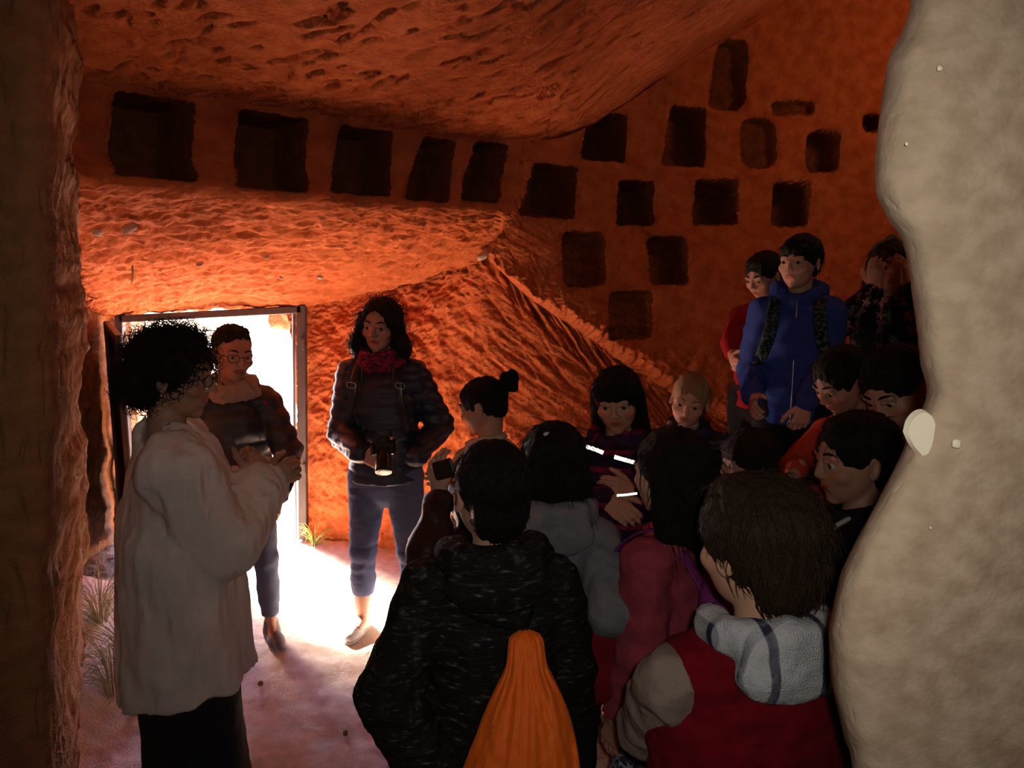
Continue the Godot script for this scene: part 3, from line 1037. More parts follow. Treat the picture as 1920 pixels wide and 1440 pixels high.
func net_mesh(prims: Array, cell: float, amp := 0.0, freq := 1.0, wave := 0.0, pitch := 0.06, nseed := 0.0, stretch := Vector3.ONE) -> Array:
	var lo := Vector3.ONE * 1e9
	var hi := -lo
	for d in prims:
		if d.sub: continue
		if d.t == 0:
			var r: float = maxf(d.ra, d.rb)
			lo = lo.min((d.a as Vector3).min(d.b) - Vector3.ONE * r)
			hi = hi.max((d.a as Vector3).max(d.b) + Vector3.ONE * r)
		else:
			var q := ell_reach(d)
			lo = lo.min(d.a - q)
			hi = hi.max(d.a + q)
	var pad := cell * 2.0 + amp + wave + 0.012
	lo -= Vector3.ONE * pad
	hi += Vector3.ONE * pad
	var nx := int((hi.x - lo.x) / cell) + 2
	var ny := int((hi.y - lo.y) / cell) + 2
	var nz := int((hi.z - lo.z) / cell) + 2
	var nxy := nx * ny
	var f := PackedFloat32Array()
	f.resize(nxy * nz)
	f.fill(0.25)
	for d in prims:
		var k: float = maxf(d.k, 0.0005)
		var sub: bool = d.sub
		var b0 := Vector3i.ZERO
		var b1 := Vector3i(nx - 1, ny - 1, nz - 1)
		var m := k + 2.0 * cell + amp + wave
		if d.t == 0:
			var r: float = maxf(d.ra, d.rb) + m
			b0 = Vector3i(((d.a as Vector3).min(d.b) - Vector3.ONE * r - lo) / cell)
			b1 = Vector3i(((d.a as Vector3).max(d.b) + Vector3.ONE * r - lo) / cell) + Vector3i.ONE
		elif d.t == 1:
			var q := ell_reach(d) + Vector3.ONE * m
			b0 = Vector3i((d.a - q - lo) / cell)
			b1 = Vector3i((d.a + q - lo) / cell) + Vector3i.ONE
		b0 = b0.max(Vector3i.ZERO)
		b1 = b1.min(Vector3i(nx - 1, ny - 1, nz - 1))
		var ax: float = d.a.x
		var ay: float = d.a.y
		var az: float = d.a.z
		if d.t == 0:
			var fz: float = 1.0 / d.flat
			var bx: float = d.b.x - ax
			var by: float = d.b.y - ay
			var bz: float = (d.b.z - az) * fz
			var bb := maxf(bx * bx + by * by + bz * bz, 1e-9)
			var ra: float = d.ra
			var dr: float = d.rb - d.ra
			for z in range(b0.z, b1.z + 1):
				var pz := (lo.z + z * cell - az) * fz
				for y in range(b0.y, b1.y + 1):
					var py := lo.y + y * cell - ay
					var c0 := py * by + pz * bz
					var at0 := nx * y + nxy * z
					for x in range(b0.x, b1.x + 1):
						var px := lo.x + x * cell - ax
						var t := clampf((px * bx + c0) / bb, 0.0, 1.0)
						var ex := px - bx * t
						var ey := py - by * t
						var ez := pz - bz * t
						var v := sqrt(ex * ex + ey * ey + ez * ez) - ra - dr * t
						var o := f[at0 + x]
						if sub:
							v = -v
							var e := maxf(k - absf(v - o), 0.0)
							f[at0 + x] = maxf(v, o) + e * e / (4.0 * k)
						else:
							var e := maxf(k - absf(v - o), 0.0)
							f[at0 + x] = minf(v, o) - e * e / (4.0 * k)
		elif d.t == 1:
			var inv: Basis = (d.bas as Basis).inverse()
			var r: Vector3 = d.r
			var sx := inv.x / r      # columns scaled per row of the ellipsoid's own axes
			var sy := inv.y / r
			var sz := inv.z / r
			for z in range(b0.z, b1.z + 1):
				var wz := sz * (lo.z + z * cell - az)
				for y in range(b0.y, b1.y + 1):
					var wyz := wz + sy * (lo.y + y * cell - ay)
					var at0 := nx * y + nxy * z
					for x in range(b0.x, b1.x + 1):
						var u := wyz + sx * (lo.x + x * cell - ax)
						var k0 := u.length()
						var v := (k0 - 1.0) * k0 / maxf((u / r).length(), 1e-6)
						var o := f[at0 + x]
						if sub:
							v = -v
							var e := maxf(k - absf(v - o), 0.0)
							f[at0 + x] = maxf(v, o) + e * e / (4.0 * k)
						else:
							var e := maxf(k - absf(v - o), 0.0)
							f[at0 + x] = minf(v, o) - e * e / (4.0 * k)
		else:
			var n: Vector3 = d.n
			for z in nz:
				for y in ny:
					var base := (lo.y + y * cell - ay) * n.y + (lo.z + z * cell - az) * n.z
					var at0 := nx * y + nxy * z
					for x in nx:
						var v := (lo.x + x * cell - ax) * n.x + base
						if v > -0.03:
							var o := f[at0 + x]
							var e := maxf(k - absf(v - o), 0.0)
							f[at0 + x] = maxf(v, o) + e * e / (4.0 * k)
	var near := cell * 2.2 + amp + wave
	if amp > 0.0 or wave > 0.0:
		for z in nz:
			for y in ny:
				var at0 := nx * y + nxy * z
				var wy := lo.y + y * cell
				var wv := wave * (absf(sin(wy * PI / pitch)) - 0.6) if wave > 0.0 else 0.0
				for x in nx:
					var o := f[at0 + x]
					if o < near and o > -near:
						var d := wv
						if amp > 0.0:
							d += amp * n_mid.get_noise_3d((lo.x + x * cell) * freq * stretch.x + nseed, wy * freq * stretch.y, (lo.z + z * cell) * freq * stretch.z)
						f[at0 + x] = o - d
	# surface nets
	var vid := PackedInt32Array()
	vid.resize(nxy * nz)
	vid.fill(-1)
	var vs := PackedVector3Array()
	var ns := PackedVector3Array()
	var lim := cell * 3.4
	for z in nz - 1:
		for y in ny - 1:
			var at0 := nx * y + nxy * z
			for x in nx - 1:
				var i := at0 + x
				var f0 := f[i]
				if f0 > lim or f0 < -lim: continue
				var f1 := f[i + 1]
				var f2 := f[i + nx]
				var f3 := f[i + nx + 1]
				var f4 := f[i + nxy]
				var f5 := f[i + nxy + 1]
				var f6 := f[i + nxy + nx]
				var f7 := f[i + nxy + nx + 1]
				var mask := int(f0 < 0) + int(f1 < 0) + int(f2 < 0) + int(f3 < 0) + int(f4 < 0) + int(f5 < 0) + int(f6 < 0) + int(f7 < 0)
				if mask == 0 or mask == 8: continue
				var g := Vector3(f1 + f3 + f5 + f7 - f0 - f2 - f4 - f6, f2 + f3 + f6 + f7 - f0 - f1 - f4 - f5, f4 + f5 + f6 + f7 - f0 - f1 - f2 - f3)
				var s := Vector3.ZERO
				var c := 0
				if (f0 < 0) != (f1 < 0): s += Vector3(f0 / (f0 - f1), 0, 0); c += 1
				if (f2 < 0) != (f3 < 0): s += Vector3(f2 / (f2 - f3), 1, 0); c += 1
				if (f4 < 0) != (f5 < 0): s += Vector3(f4 / (f4 - f5), 0, 1); c += 1
				if (f6 < 0) != (f7 < 0): s += Vector3(f6 / (f6 - f7), 1, 1); c += 1
				if (f0 < 0) != (f2 < 0): s += Vector3(0, f0 / (f0 - f2), 0); c += 1
				if (f1 < 0) != (f3 < 0): s += Vector3(1, f1 / (f1 - f3), 0); c += 1
				if (f4 < 0) != (f6 < 0): s += Vector3(0, f4 / (f4 - f6), 1); c += 1
				if (f5 < 0) != (f7 < 0): s += Vector3(1, f5 / (f5 - f7), 1); c += 1
				if (f0 < 0) != (f4 < 0): s += Vector3(0, 0, f0 / (f0 - f4)); c += 1
				if (f1 < 0) != (f5 < 0): s += Vector3(1, 0, f1 / (f1 - f5)); c += 1
				if (f2 < 0) != (f6 < 0): s += Vector3(0, 1, f2 / (f2 - f6)); c += 1
				if (f3 < 0) != (f7 < 0): s += Vector3(1, 1, f3 / (f3 - f7)); c += 1
				vid[i] = vs.size()
				vs.append(lo + (Vector3(x, y, z) + s / c) * cell)
				ns.append(g.normalized())
	var idx := PackedInt32Array()
	for z in range(1, nz - 1):
		for y in range(1, ny - 1):
			var at0 := nx * y + nxy * z
			for x in range(1, nx - 1):
				var i := at0 + x
				if vid[i] < 0: continue
				var in0 := f[i] < 0
				# the edge that leaves this grid point along each axis
				if in0 != (f[i + 1] < 0):
					add_quad(idx, vid[i], vid[i - nx], vid[i - nx - nxy], vid[i - nxy], in0)
				if in0 != (f[i + nx] < 0):
					add_quad(idx, vid[i], vid[i - nxy], vid[i - 1 - nxy], vid[i - 1], in0)
				if in0 != (f[i + nxy] < 0):
					add_quad(idx, vid[i], vid[i - 1], vid[i - 1 - nx], vid[i - nx], in0)
	return [vs, ns, idx]

func ell_reach(d: Dictionary) -> Vector3:
	var b: Basis = d.bas
	var r: Vector3 = d.r
	return Vector3(Vector3(b.x.x * r.x, b.y.x * r.y, b.z.x * r.z).length(), Vector3(b.x.y * r.x, b.y.y * r.y, b.z.y * r.z).length(), Vector3(b.x.z * r.x, b.y.z * r.y, b.z.z * r.z).length())

func add_quad(idx: PackedInt32Array, a: int, b: int, c: int, d: int, inside: bool) -> void:
	if a < 0 or b < 0 or c < 0 or d < 0: return
	if inside: idx.append_array([a, c, b, a, d, c])
	else: idx.append_array([a, b, c, a, c, d])

func join(l: Array) -> Array:          # several [vertices, normals, indices] as one
	var v := PackedVector3Array()
	var n := PackedVector3Array()
	var i := PackedInt32Array()
	for m in l:
		var o := v.size()
		v.append_array(m[0])
		n.append_array(m[1])
		for k in m[2]: i.append(k + o)
	return [v, n, i]

func mesh3(m: Array) -> ArrayMesh:
	return to_mesh(arrays(m[0], m[1], m[2]))

# ---------- people
func ground(x: float, z: float) -> float:
	return floor_y(x, z) + 0.035 * n_low.get_noise_2d(x, z) + 0.012 * n_mid.get_noise_2d(x, z) + 0.006 * n_fine.get_noise_2d(x, z)

func head_shapes(h: float, child: float) -> Array:
	var l := []
	var k := 0.05 * h
	l.append(ell(Vector3(0, 0.13, -0.06), Vector3(0.335, 0.365, 0.425), k))
	l.append(ell(Vector3(0, -0.12, 0.10), Vector3(0.275 + 0.02 * child, 0.34, 0.29), k * 1.6))
	l.append(ell(Vector3(0, -0.31, 0.13), Vector3(0.20, 0.16, 0.20), k))
	l.append(ell(Vector3(0, -0.42, 0.255), Vector3(0.085, 0.065, 0.075), k))
	for s in [-1.0, 1.0]:
		l.append(ell(Vector3(0.185 * s, -0.10, 0.245), Vector3(0.115, 0.10, 0.10), k))
	l.append(cap(Vector3(-0.19, 0.095, 0.325), Vector3(0.19, 0.095, 0.325), 0.045, 0.045, k))
	for s in [-1.0, 1.0]:
		l.append(cut_ell(Vector3(0.150 * s, 0.015, 0.425), Vector3(0.088, 0.050, 0.070), 0.03 * h))
	l.append(cap(Vector3(0, 0.05, 0.375), Vector3(0, -0.115, 0.44 - 0.02 * child), 0.030, 0.048, 0.03 * h))
	for s in [-1.0, 1.0]:
		l.append(ell(Vector3(0.052 * s, -0.125, 0.405), Vector3(0.036, 0.032, 0.045), 0.016 * h))
		l.append(cap(Vector3(0.075 * s, 0.046, 0.372), Vector3(0.215 * s, 0.036, 0.312), 0.023, 0.020, 0.012 * h))      # upper lids
		l.append(cap(Vector3(0.085 * s, -0.030, 0.365), Vector3(0.205 * s, -0.022, 0.315), 0.014, 0.014, 0.012 * h))
	# lips
	l.append(cap(Vector3(-0.10, -0.250, 0.335), Vector3(0, -0.232, 0.372), 0.016, 0.026, 0.012 * h))
	l.append(cap(Vector3(0.10, -0.250, 0.335), Vector3(0, -0.232, 0.372), 0.016, 0.026, 0.012 * h))
	l.append(cap(Vector3(-0.075, -0.280, 0.338), Vector3(0.075, -0.280, 0.338), 0.027, 0.027, 0.014 * h))
	l.append(cut_ell(Vector3(0, -0.257, 0.40), Vector3(0.10, 0.007, 0.04), 0.004 * h))
	# ears: a dish with a rim
	for s in [-1.0, 1.0]:
		var b := Basis(Vector3.UP, 0.38 * s) * Basis(Vector3.RIGHT, -0.18)
		l.append(ell(Vector3(0.355 * s, -0.02, -0.04), Vector3(0.038, 0.135, 0.085), 0.02 * h, b))
		l.append(cut_ell(Vector3(0.40 * s, -0.01, -0.015), Vector3(0.034, 0.085, 0.048), 0.012 * h, b))
	return scaled(l, h)

func scaled(list: Array, h: float) -> Array:
	for d in list:
		d.a = (d.a as Vector3) * h
		if d.t == 0:
			d.b = (d.b as Vector3) * h
			d.ra *= h
			d.rb *= h
		elif d.t == 1: d.r = (d.r as Vector3) * h
	return list

func hair_shapes(style: String, h: float) -> Array:
	var k := 0.04 * h
	var l := []
	var face := cut_ell(Vector3(0, -0.13, 0.43), Vector3(0.315, 0.395, 0.30), 0.02 * h)
	match style:
		"short", "crop":
			var t := 0.0 if style == "short" else -0.008
			l.append(ell(Vector3(0, 0.155, -0.075), Vector3(0.375 + t, 0.405 + t, 0.45 + t), k))
			if style == "short":
				l.append(ell(Vector3(0.03, 0.40, 0.10), Vector3(0.26, 0.12, 0.24), k))
			l.append(ell(Vector3(0, -0.10, -0.24), Vector3(0.29, 0.34, 0.22), k))
			l.append(face)
			for s in [-1.0, 1.0]: l.append(cut_ell(Vector3(0.40 * s, -0.13, 0.0), Vector3(0.14, 0.19, 0.14), 0.02 * h))
			l.append(cut_plane(Vector3(0, -0.45, -0.3), Vector3(0, -1, 0.35), 0.02 * h))
		"man":
			l.append(ell(Vector3(0, 0.19, -0.10), Vector3(0.350, 0.365, 0.42), k))
			l.append(ell(Vector3(0, -0.10, -0.24), Vector3(0.27, 0.30, 0.20), k))
			l.append(ell(Vector3(0.02, 0.45, 0.05), Vector3(0.22, 0.09, 0.25), k))
			l.append(cut_ell(Vector3(0, -0.06, 0.43), Vector3(0.34, 0.43, 0.30), 0.02 * h))
			for s in [-1.0, 1.0]: l.append(cut_ell(Vector3(0.40 * s, -0.12, 0.10), Vector3(0.15, 0.26, 0.26), 0.02 * h))
			l.append(cut_plane(Vector3(0, -0.40, -0.3), Vector3(0, -1, 0.35), 0.02 * h))
		"fringe":
			l.append(ell(Vector3(0, 0.155, -0.075), Vector3(0.385, 0.415, 0.46), k))
			l.append(ell(Vector3(0, 0.24, 0.25), Vector3(0.28, 0.14, 0.15), k))
			l.append(ell(Vector3(0, -0.02, -0.27), Vector3(0.28, 0.3, 0.22), k))
			l.append(cut_ell(Vector3(0, -0.20, 0.43), Vector3(0.30, 0.36, 0.30), 0.02 * h))
			for s in [-1.0, 1.0]: l.append(cut_ell(Vector3(0.41 * s, -0.14, 0.0), Vector3(0.14, 0.18, 0.14), 0.02 * h))
			l.append(cut_plane(Vector3(0, -0.34, -0.3), Vector3(0, -1, 0.35), 0.02 * h))
		"mop":         # fuller, over the ears and down the nape
			l.append(ell(Vector3(0, 0.14, -0.08), Vector3(0.42, 0.43, 0.49), k))
			l.append(ell(Vector3(0.1, 0.42, 0.0), Vector3(0.24, 0.14, 0.26), k))
			l.append(ell(Vector3(0, -0.10, -0.28), Vector3(0.34, 0.34, 0.25), k))
			l.append(face)
			for s in [-1.0, 1.0]: l.append(cut_ell(Vector3(0.44 * s, -0.16, 0.05), Vector3(0.13, 0.14, 0.12), 0.02 * h))
			l.append(cut_plane(Vector3(0, -0.46, -0.3), Vector3(0, -1, 0.2), 0.03 * h))
		"curly":
			l.append(ell(Vector3(0, 0.17, -0.11), Vector3(0.44, 0.42, 0.48), k))
			l.append(ell(Vector3(0, -0.08, -0.32), Vector3(0.42, 0.34, 0.30), k))
			l.append(ell(Vector3(0, 0.44, 0.06), Vector3(0.30, 0.14, 0.28), k))
			for s in [-1.0, 1.0]: l.append(ell(Vector3(0.36 * s, 0.18, 0.12), Vector3(0.14, 0.2, 0.2), k))
			l.append(cut_ell(Vector3(0, -0.17, 0.46), Vector3(0.40, 0.46, 0.42), 0.02 * h))
			for s in [-1.0, 1.0]: l.append(cut_ell(Vector3(0.46 * s, -0.16, 0.06), Vector3(0.15, 0.17, 0.2), 0.02 * h))
		"bun":
			l.append(ell(Vector3(0, 0.145, -0.07), Vector3(0.36, 0.395, 0.455), k))
			l.append(ell(Vector3(0, 0.0, -0.28), Vector3(0.26, 0.28, 0.2), k))
			l.append(face)
			for s in [-1.0, 1.0]: l.append(cut_ell(Vector3(0.40 * s, -0.10, 0.0), Vector3(0.13, 0.16, 0.13), 0.02 * h))
			l.append(cut_plane(Vector3(0, -0.34, -0.3), Vector3(0, -1, 0.35), 0.02 * h))
			for q in [[0.0, 0.30, -0.58, 0.15], [0.08, 0.42, -0.60, 0.11], [-0.08, 0.36, -0.68, 0.11], [0.05, 0.22, -0.68, 0.10], [0.0, 0.46, -0.72, 0.08]]:
				l.append(ell(Vector3(q[0], q[1], q[2]), Vector3.ONE * q[3], k))
			l.append(cap(Vector3(0, 0.22, -0.42), Vector3(0, 0.30, -0.56), 0.12, 0.09, k))
		"long", "long_fringe":
			l.append(ell(Vector3(0, 0.15, -0.075), Vector3(0.40, 0.42, 0.47), k))
			l.append(ell(Vector3(0, -0.15, -0.22), Vector3(0.40, 0.55, 0.30), k))
			l.append(ell(Vector3(0, -0.55, -0.24), Vector3(0.40, 0.36, 0.24), k))
			for s in [-1.0, 1.0]:
				l.append(cap(Vector3(0.33 * s, 0.10, -0.02), Vector3(0.36 * s, -0.62, -0.08), 0.12, 0.15, k))
				l.append(cap(Vector3(0.30 * s, -0.6, -0.2), Vector3(0.26 * s, -0.92, -0.16), 0.14, 0.06, k))
			l.append(cap(Vector3(0.05, -0.7, -0.3), Vector3(0.0, -1.0, -0.28), 0.18, 0.07, k))
			if style == "long": l.append(face)
			else:
				l.append(cap(Vector3(-0.22, 0.20, 0.26), Vector3(0.22, 0.20, 0.26), 0.12, 0.12, k))
				l.append(cut_ell(Vector3(0, -0.28, 0.43), Vector3(0.285, 0.385, 0.34), 0.015 * h))
		"bob":
			l.append(ell(Vector3(0, 0.15, -0.075), Vector3(0.395, 0.415, 0.47), k))
			l.append(ell(Vector3(0, -0.14, -0.2), Vector3(0.38, 0.38, 0.30), k))
			for s in [-1.0, 1.0]: l.append(cap(Vector3(0.32 * s, 0.12, 0.03), Vector3(0.33 * s, -0.34, -0.02), 0.11, 0.12, k))
			l.append(cap(Vector3(-0.2, 0.22, 0.27), Vector3(0.2, 0.22, 0.27), 0.11, 0.11, k))
			l.append(cut_ell(Vector3(0, -0.26, 0.45), Vector3(0.285, 0.40, 0.32), 0.015 * h))
		"wavy":
			l.append(ell(Vector3(0, 0.16, -0.09), Vector3(0.42, 0.43, 0.46), k))
			l.append(ell(Vector3(0, -0.2, -0.22), Vector3(0.46, 0.52, 0.26), k))
			for s in [-1.0, 1.0]:
				l.append(cap(Vector3(0.34 * s, 0.16, 0.06), Vector3(0.47 * s, -0.42, 0.02), 0.13, 0.19, k))
				l.append(cap(Vector3(0.46 * s, -0.35, 0.0), Vector3(0.42 * s, -0.72, 0.04), 0.19, 0.13, k))
			l.append(cut_ell(Vector3(-0.02, -0.15, 0.45), Vector3(0.30, 0.545, 0.36), 0.015 * h))
	return scaled(l, h)

# loose strands over a hair mesh, so that the outline is hair and not a ball
func strands(m: Array, count: int, length: float, curl: float, thick: float, tr: Transform3D, r: RandomNumberGenerator, lift := 0.0) -> Array:
	var v := PackedVector3Array()
	var idx := PackedInt32Array()
	var src: PackedVector3Array = m[0]
	var nor: PackedVector3Array = m[1]
	if src.is_empty(): return m
	var inv := tr.affine_inverse()
	var down := tr.basis * Vector3(0, -1, -0.25)
	for s in count:
		var k := r.randi() % src.size()
		var n := nor[k]
		var hp := inv * src[k]
		if hp.z > 0.012 and hp.y < 0.05 and curl == 0.0: continue      # none grow across the face
		var p := src[k] - n * 0.004
		var pts := []
		if curl > 0.0:
			var a := n.cross(Vector3(r.randfn(), r.randfn(), r.randfn())).normalized()
			var b := n.cross(a)
			var rad := length * r.randf_range(0.22, 0.42)
			var ph := r.randf() * TAU
			for q in 7:
				var t := q / 6.0
				var an := ph + t * TAU * r.randf_range(0.75, 0.95)
				pts.append(p + n * (t * length * r.randf_range(0.5, 0.9)) + (a * (cos(an) - cos(ph)) + b * (sin(an) - sin(ph))) * rad)
		else:
			var flow := (down - n * down.dot(n)).normalized() + Vector3(r.randfn(), r.randfn(), r.randfn()) * 0.16
			var len_ := length * r.randf_range(0.5, 1.2)
			for q in 5:
				var t := q / 4.0
				pts.append(p + (flow * (1.0 - lift) + n * lift * 0.8) * len_ * t + n * (0.005 * sin(t * PI) + 0.006 * t * r.randf()))
		var rr := []
		for q in pts.size(): rr.append(thick * (1.0 - 0.85 * float(q) / (pts.size() - 1)))
		add_tube(v, idx, pts, rr, 4)
	return join([m, [v, smooth_normals(v, idx), idx]])

# a hand: palm, four fingers of three joints, thumb from the side of the palm
func hand_shapes(w: Vector3, d: Vector3, back: Vector3, side: float, s: float, curl: float, spread := 0.0) -> Array:
	d = d.normalized()
	back = (back - d * back.dot(d)).normalized()
	var t := back.cross(d) * side            # towards the thumb
	var l := []
	var k := 0.008 * s
	l.append(cap(w - d * 0.03 * s, w + d * 0.012 * s, 0.024 * s, 0.023 * s, k))
	var len_ := [0.068, 0.076, 0.070, 0.054]
	for f in 4:
		var o := 0.030 - 0.0195 * f
		var kn: Vector3 = w + d * (0.088 - 0.004 * absf(f - 1.0) - 0.003 * f) * s + t * o * s
		l.append(cap(w + t * o * 0.6 * s + d * 0.008 * s, kn, 0.0145 * s, 0.0115 * s, 0.014 * s))
		var dir := (d + t * spread * (1.5 - f)).normalized()
		var p := kn
		for g in 3:
			dir = dir.rotated(t, curl * [0.7, 1.0, 0.8][g] * side * -1.0 * (1.0 if t.cross(dir).dot(back) * side > 0 else -1.0)) if false else (dir * cos(curl * [0.7, 1.0, 0.8][g]) - perp(back, t, dir) * sin(curl * [0.7, 1.0, 0.8][g])).normalized()
			var q: Vector3 = p + dir * len_[f] * [0.46, 0.30, 0.24][g] * s
			l.append(cap(p, q, (0.0098 - 0.0009 * g) * s, (0.0090 - 0.0009 * g) * s, 0.005 * s))
			p = q
	var tp := w + d * 0.022 * s + t * 0.022 * s
	var td := (d * 0.72 + t * 0.75 - back * 0.35).normalized()
	for g in 3:
		var q: Vector3 = tp + td * [0.042, 0.032, 0.026][g] * s
		l.append(cap(tp, q, [0.0150, 0.0112, 0.0102][g] * s, [0.0115, 0.0104, 0.0085][g] * s, 0.008 * s))
		tp = q
		td = (td + d * 0.25 - t * 0.30 * curl - back * 0.12 * curl).normalized()
	return l

func perp(back: Vector3, t: Vector3, dir: Vector3) -> Vector3:    # what "backwards" is for a finger pointing along dir, in the plane across t
	var p := back - dir * back.dot(dir)
	p -= t * p.dot(t)
	return p.normalized() if p.length() > 0.05 else dir.cross(t).normalized() * signf(dir.cross(t).dot(back) + 1e-6)

func person(c: Dictionary) -> Dictionary:
	var r := RandomNumberGenerator.new()
	r.seed = 100 + int(c.px)
	var hw := at(c.px, c.py, c.d)
	var hh: float = c.hh
	var lean: float = c.get("lean", 0.0)
	var sway: float = c.get("sway", 0.0)
	var yaw: float = deg_to_rad(c.yaw)
	var R := Basis(Vector3.UP, yaw)
	var foot := hw - R * Vector3(sway, 0, lean)
	var fy := ground(foot.x, foot.z)
	var root := Vector3(foot.x, fy, foot.z)
	var node := thing("person", c.label, "person", root, yaw, c.get("group", ""))
	var inv := node.transform.affine_inverse()
	var hc := Vector3(sway, hw.y - fy, lean)
	var H: float = hc.y + hh * 0.5 + c.get("drop", 0.0)
	var wide: float = c.get("wide", 1.0)
	var HB := Basis(Vector3.UP, deg_to_rad(c.get("hyaw", 0.0))) * Basis(Vector3.RIGHT, deg_to_rad(c.get("hpitch", 0.0))) * Basis(Vector3.BACK, deg_to_rad(c.get("hroll", 0.0)))
	var HT := Transform3D(HB, hc)
	var hard: float = c.get("shoulder", 0.090) * H
	var nt := HT * (Vector3(0, -0.30, -0.10) * hh)
	var nb := Vector3(sway * 0.85, hc.y - hh * 0.70, lean * 0.8 - 0.03)
	if c.get("hpitch", 0.0) > 25: nb.z -= 0.03
	var shy := nb.y - 0.042 * H
	var pel := Vector3(0, 0.50 * H, 0)
	var wst := Vector3(sway * 0.35, 0.605 * H, lean * 0.35 - 0.005)
	var chs := Vector3(sway * 0.7, shy - 0.075 * H, lean * 0.7)
	var S := []
	var W := []
	var E := []
	var l1: float = 0.172 * H
	var l2: float = 0.150 * H
	for s in [1.0, -1.0]:         # left (+x), right (-x)
		var sh := Vector3(nb.x + s * hard, shy, lean * 0.78 - 0.01)
		var tgt = c.get("handL" if s > 0 else "handR", null)
		var w: Vector3 = inv * (tgt as Vector3) if tgt != null else sh + Vector3(s * 0.035, -(l1 + l2) * 0.975, 0.05)
		var dv := w - sh
		if dv.length() > (l1 + l2) * 0.985:
			w = sh + dv.normalized() * (l1 + l2) * 0.985
			dv = w - sh
		var wp = c.get("wpoleL" if s > 0 else "wpoleR", null)
		var pole: Vector3 = R.inverse() * (wp as Vector3) if wp != null else c.get("poleL" if s > 0 else "poleR", Vector3(s * 0.28, -0.3, -1.0))
		var dl := dv.length()
		var a := (l1 * l1 - l2 * l2 + dl * dl) / (2.0 * dl)
		var hgt := sqrt(maxf(l1 * l1 - a * a, 0.0))
		var ax := dv.normalized()
		var up := (pole - ax * pole.dot(ax)).normalized()
		S.append(sh)
		W.append(w)
		E.append(sh + ax * a + up * hgt)
	var hip := []
	var knee := []
	var ank := []
	var gap: float = c.get("gap", 0.058) * H
	for s in [1.0, -1.0]:
		hip.append(Vector3(s * 0.052 * H, 0.49 * H, 0))
		var off: Vector3 = c.get("footL" if s > 0 else "footR", Vector3.ZERO)
		ank.append(Vector3(s * gap, 0.045 * H, -0.015) + off)
		knee.append((hip[-1] as Vector3).lerp(ank[-1], 0.52) + Vector3(s * 0.004, 0, 0.025))
	var fine: float = c.get("cell", 0.013)
	# --- the body, one skin from crown to ankles
	var skin := []
	var u := 0.76
	skin.append(cap(pel, wst, 0.098 * H * u, 0.088 * H * u, 0.03, 0.7))
	skin.append(cap(wst, chs, 0.088 * H * u, 0.100 * H * u, 0.03, 0.7))
	skin.append(cap(S[0], S[1], 0.034 * H, 0.034 * H, 0.03))
	skin.append(cap(nb + Vector3(0, -0.03, 0), nt, 0.235 * hh, 0.205 * hh, 0.02))
	for i in 2:
		skin.append(cap(S[i], E[i], 0.029 * H, 0.024 * H, 0.02))
		skin.append(cap(E[i], W[i], 0.024 * H, 0.0172 * H, 0.012))
		skin.append(cap(hip[i], knee[i], 0.052 * H, 0.034 * H, 0.03))
		skin.append(cap(knee[i], ank[i], 0.034 * H, 0.018 * H, 0.012))
		skin.append(cap(ank[i] + Vector3(0, -0.02, -0.01), ank[i] + Vector3(0, -0.032, 0.06 * H), 0.017 * H, 0.014 * H, 0.01))
	var pieces := [[skin, 0.015]]
	var child: float = c.get("child", 1.0)
	var hl := moved(head_shapes(hh, child), HT)
	hl.append(cap(nt + (nb - nt) * 0.5, nt, 0.22 * hh, 0.205 * hh, 0.05 * hh))
	var face: bool = c.get("face", true)
	pieces.append([hl, c.get("hcell", 0.0045 if face else 0.0075)])
	var hs: float = hh / 0.235
	for i in 2:
		if c.get("skipL" if i == 0 else "skipR", false): continue
		var dir: Vector3 = (W[i] - E[i]).normalized()
		var hd = c.get("dirL" if i == 0 else "dirR", null)
		if hd != null: dir = (R.inverse() * (hd as Vector3)).normalized()
		var bk = c.get("backL" if i == 0 else "backR", null)
		var back: Vector3 = R.inverse() * (bk as Vector3) if bk != null else Vector3(1.0 if i == 0 else -1.0, 0.1, 0.4)
		var w2: Vector3 = W[i] + dir * 0.012
		pieces.append([hand_shapes(w2, dir, back, -1.0 if i == 0 else 1.0, hs * c.get("hand_size", 1.0), c.get("curlL" if i == 0 else "curlR", 0.35)), c.get("handcell", 0.0042)])
	put_net("body", func(): return skin_job(pieces, HT, hh, c.get("skin", Color(0.50, 0.27, 0.19))), M.skin, node)
	if face:
		for s in [-1.0, 1.0]:
			var ep := HT * (Vector3(0.148 * s, 0.012, 0.312) * hh)
			var e := put("eye", ball(0.058 * hh, 12), M.eye_white, node)
			e.position = ep
			var look := (HB * Vector3(c.get("look", 0.0), -0.12, 1.0)).normalized()
			var ir := put("iris", ball(0.040 * hh, 10), M.eye_iris, e)
			ir.position = look * 0.026 * hh
			var b := put("eyebrow", tube(curve_pts([HT * (Vector3(0.06 * s, 0.115, 0.385) * hh), HT * (Vector3(0.14 * s, 0.145, 0.368) * hh), HT * (Vector3(0.23 * s, 0.115, 0.305) * hh)], 6), [0.002, 0.0035, 0.004, 0.004, 0.0035, 0.003, 0.0015], 6), M[c.get("brow", c.hair_mat)], node)
			b.position = Vector3.ZERO
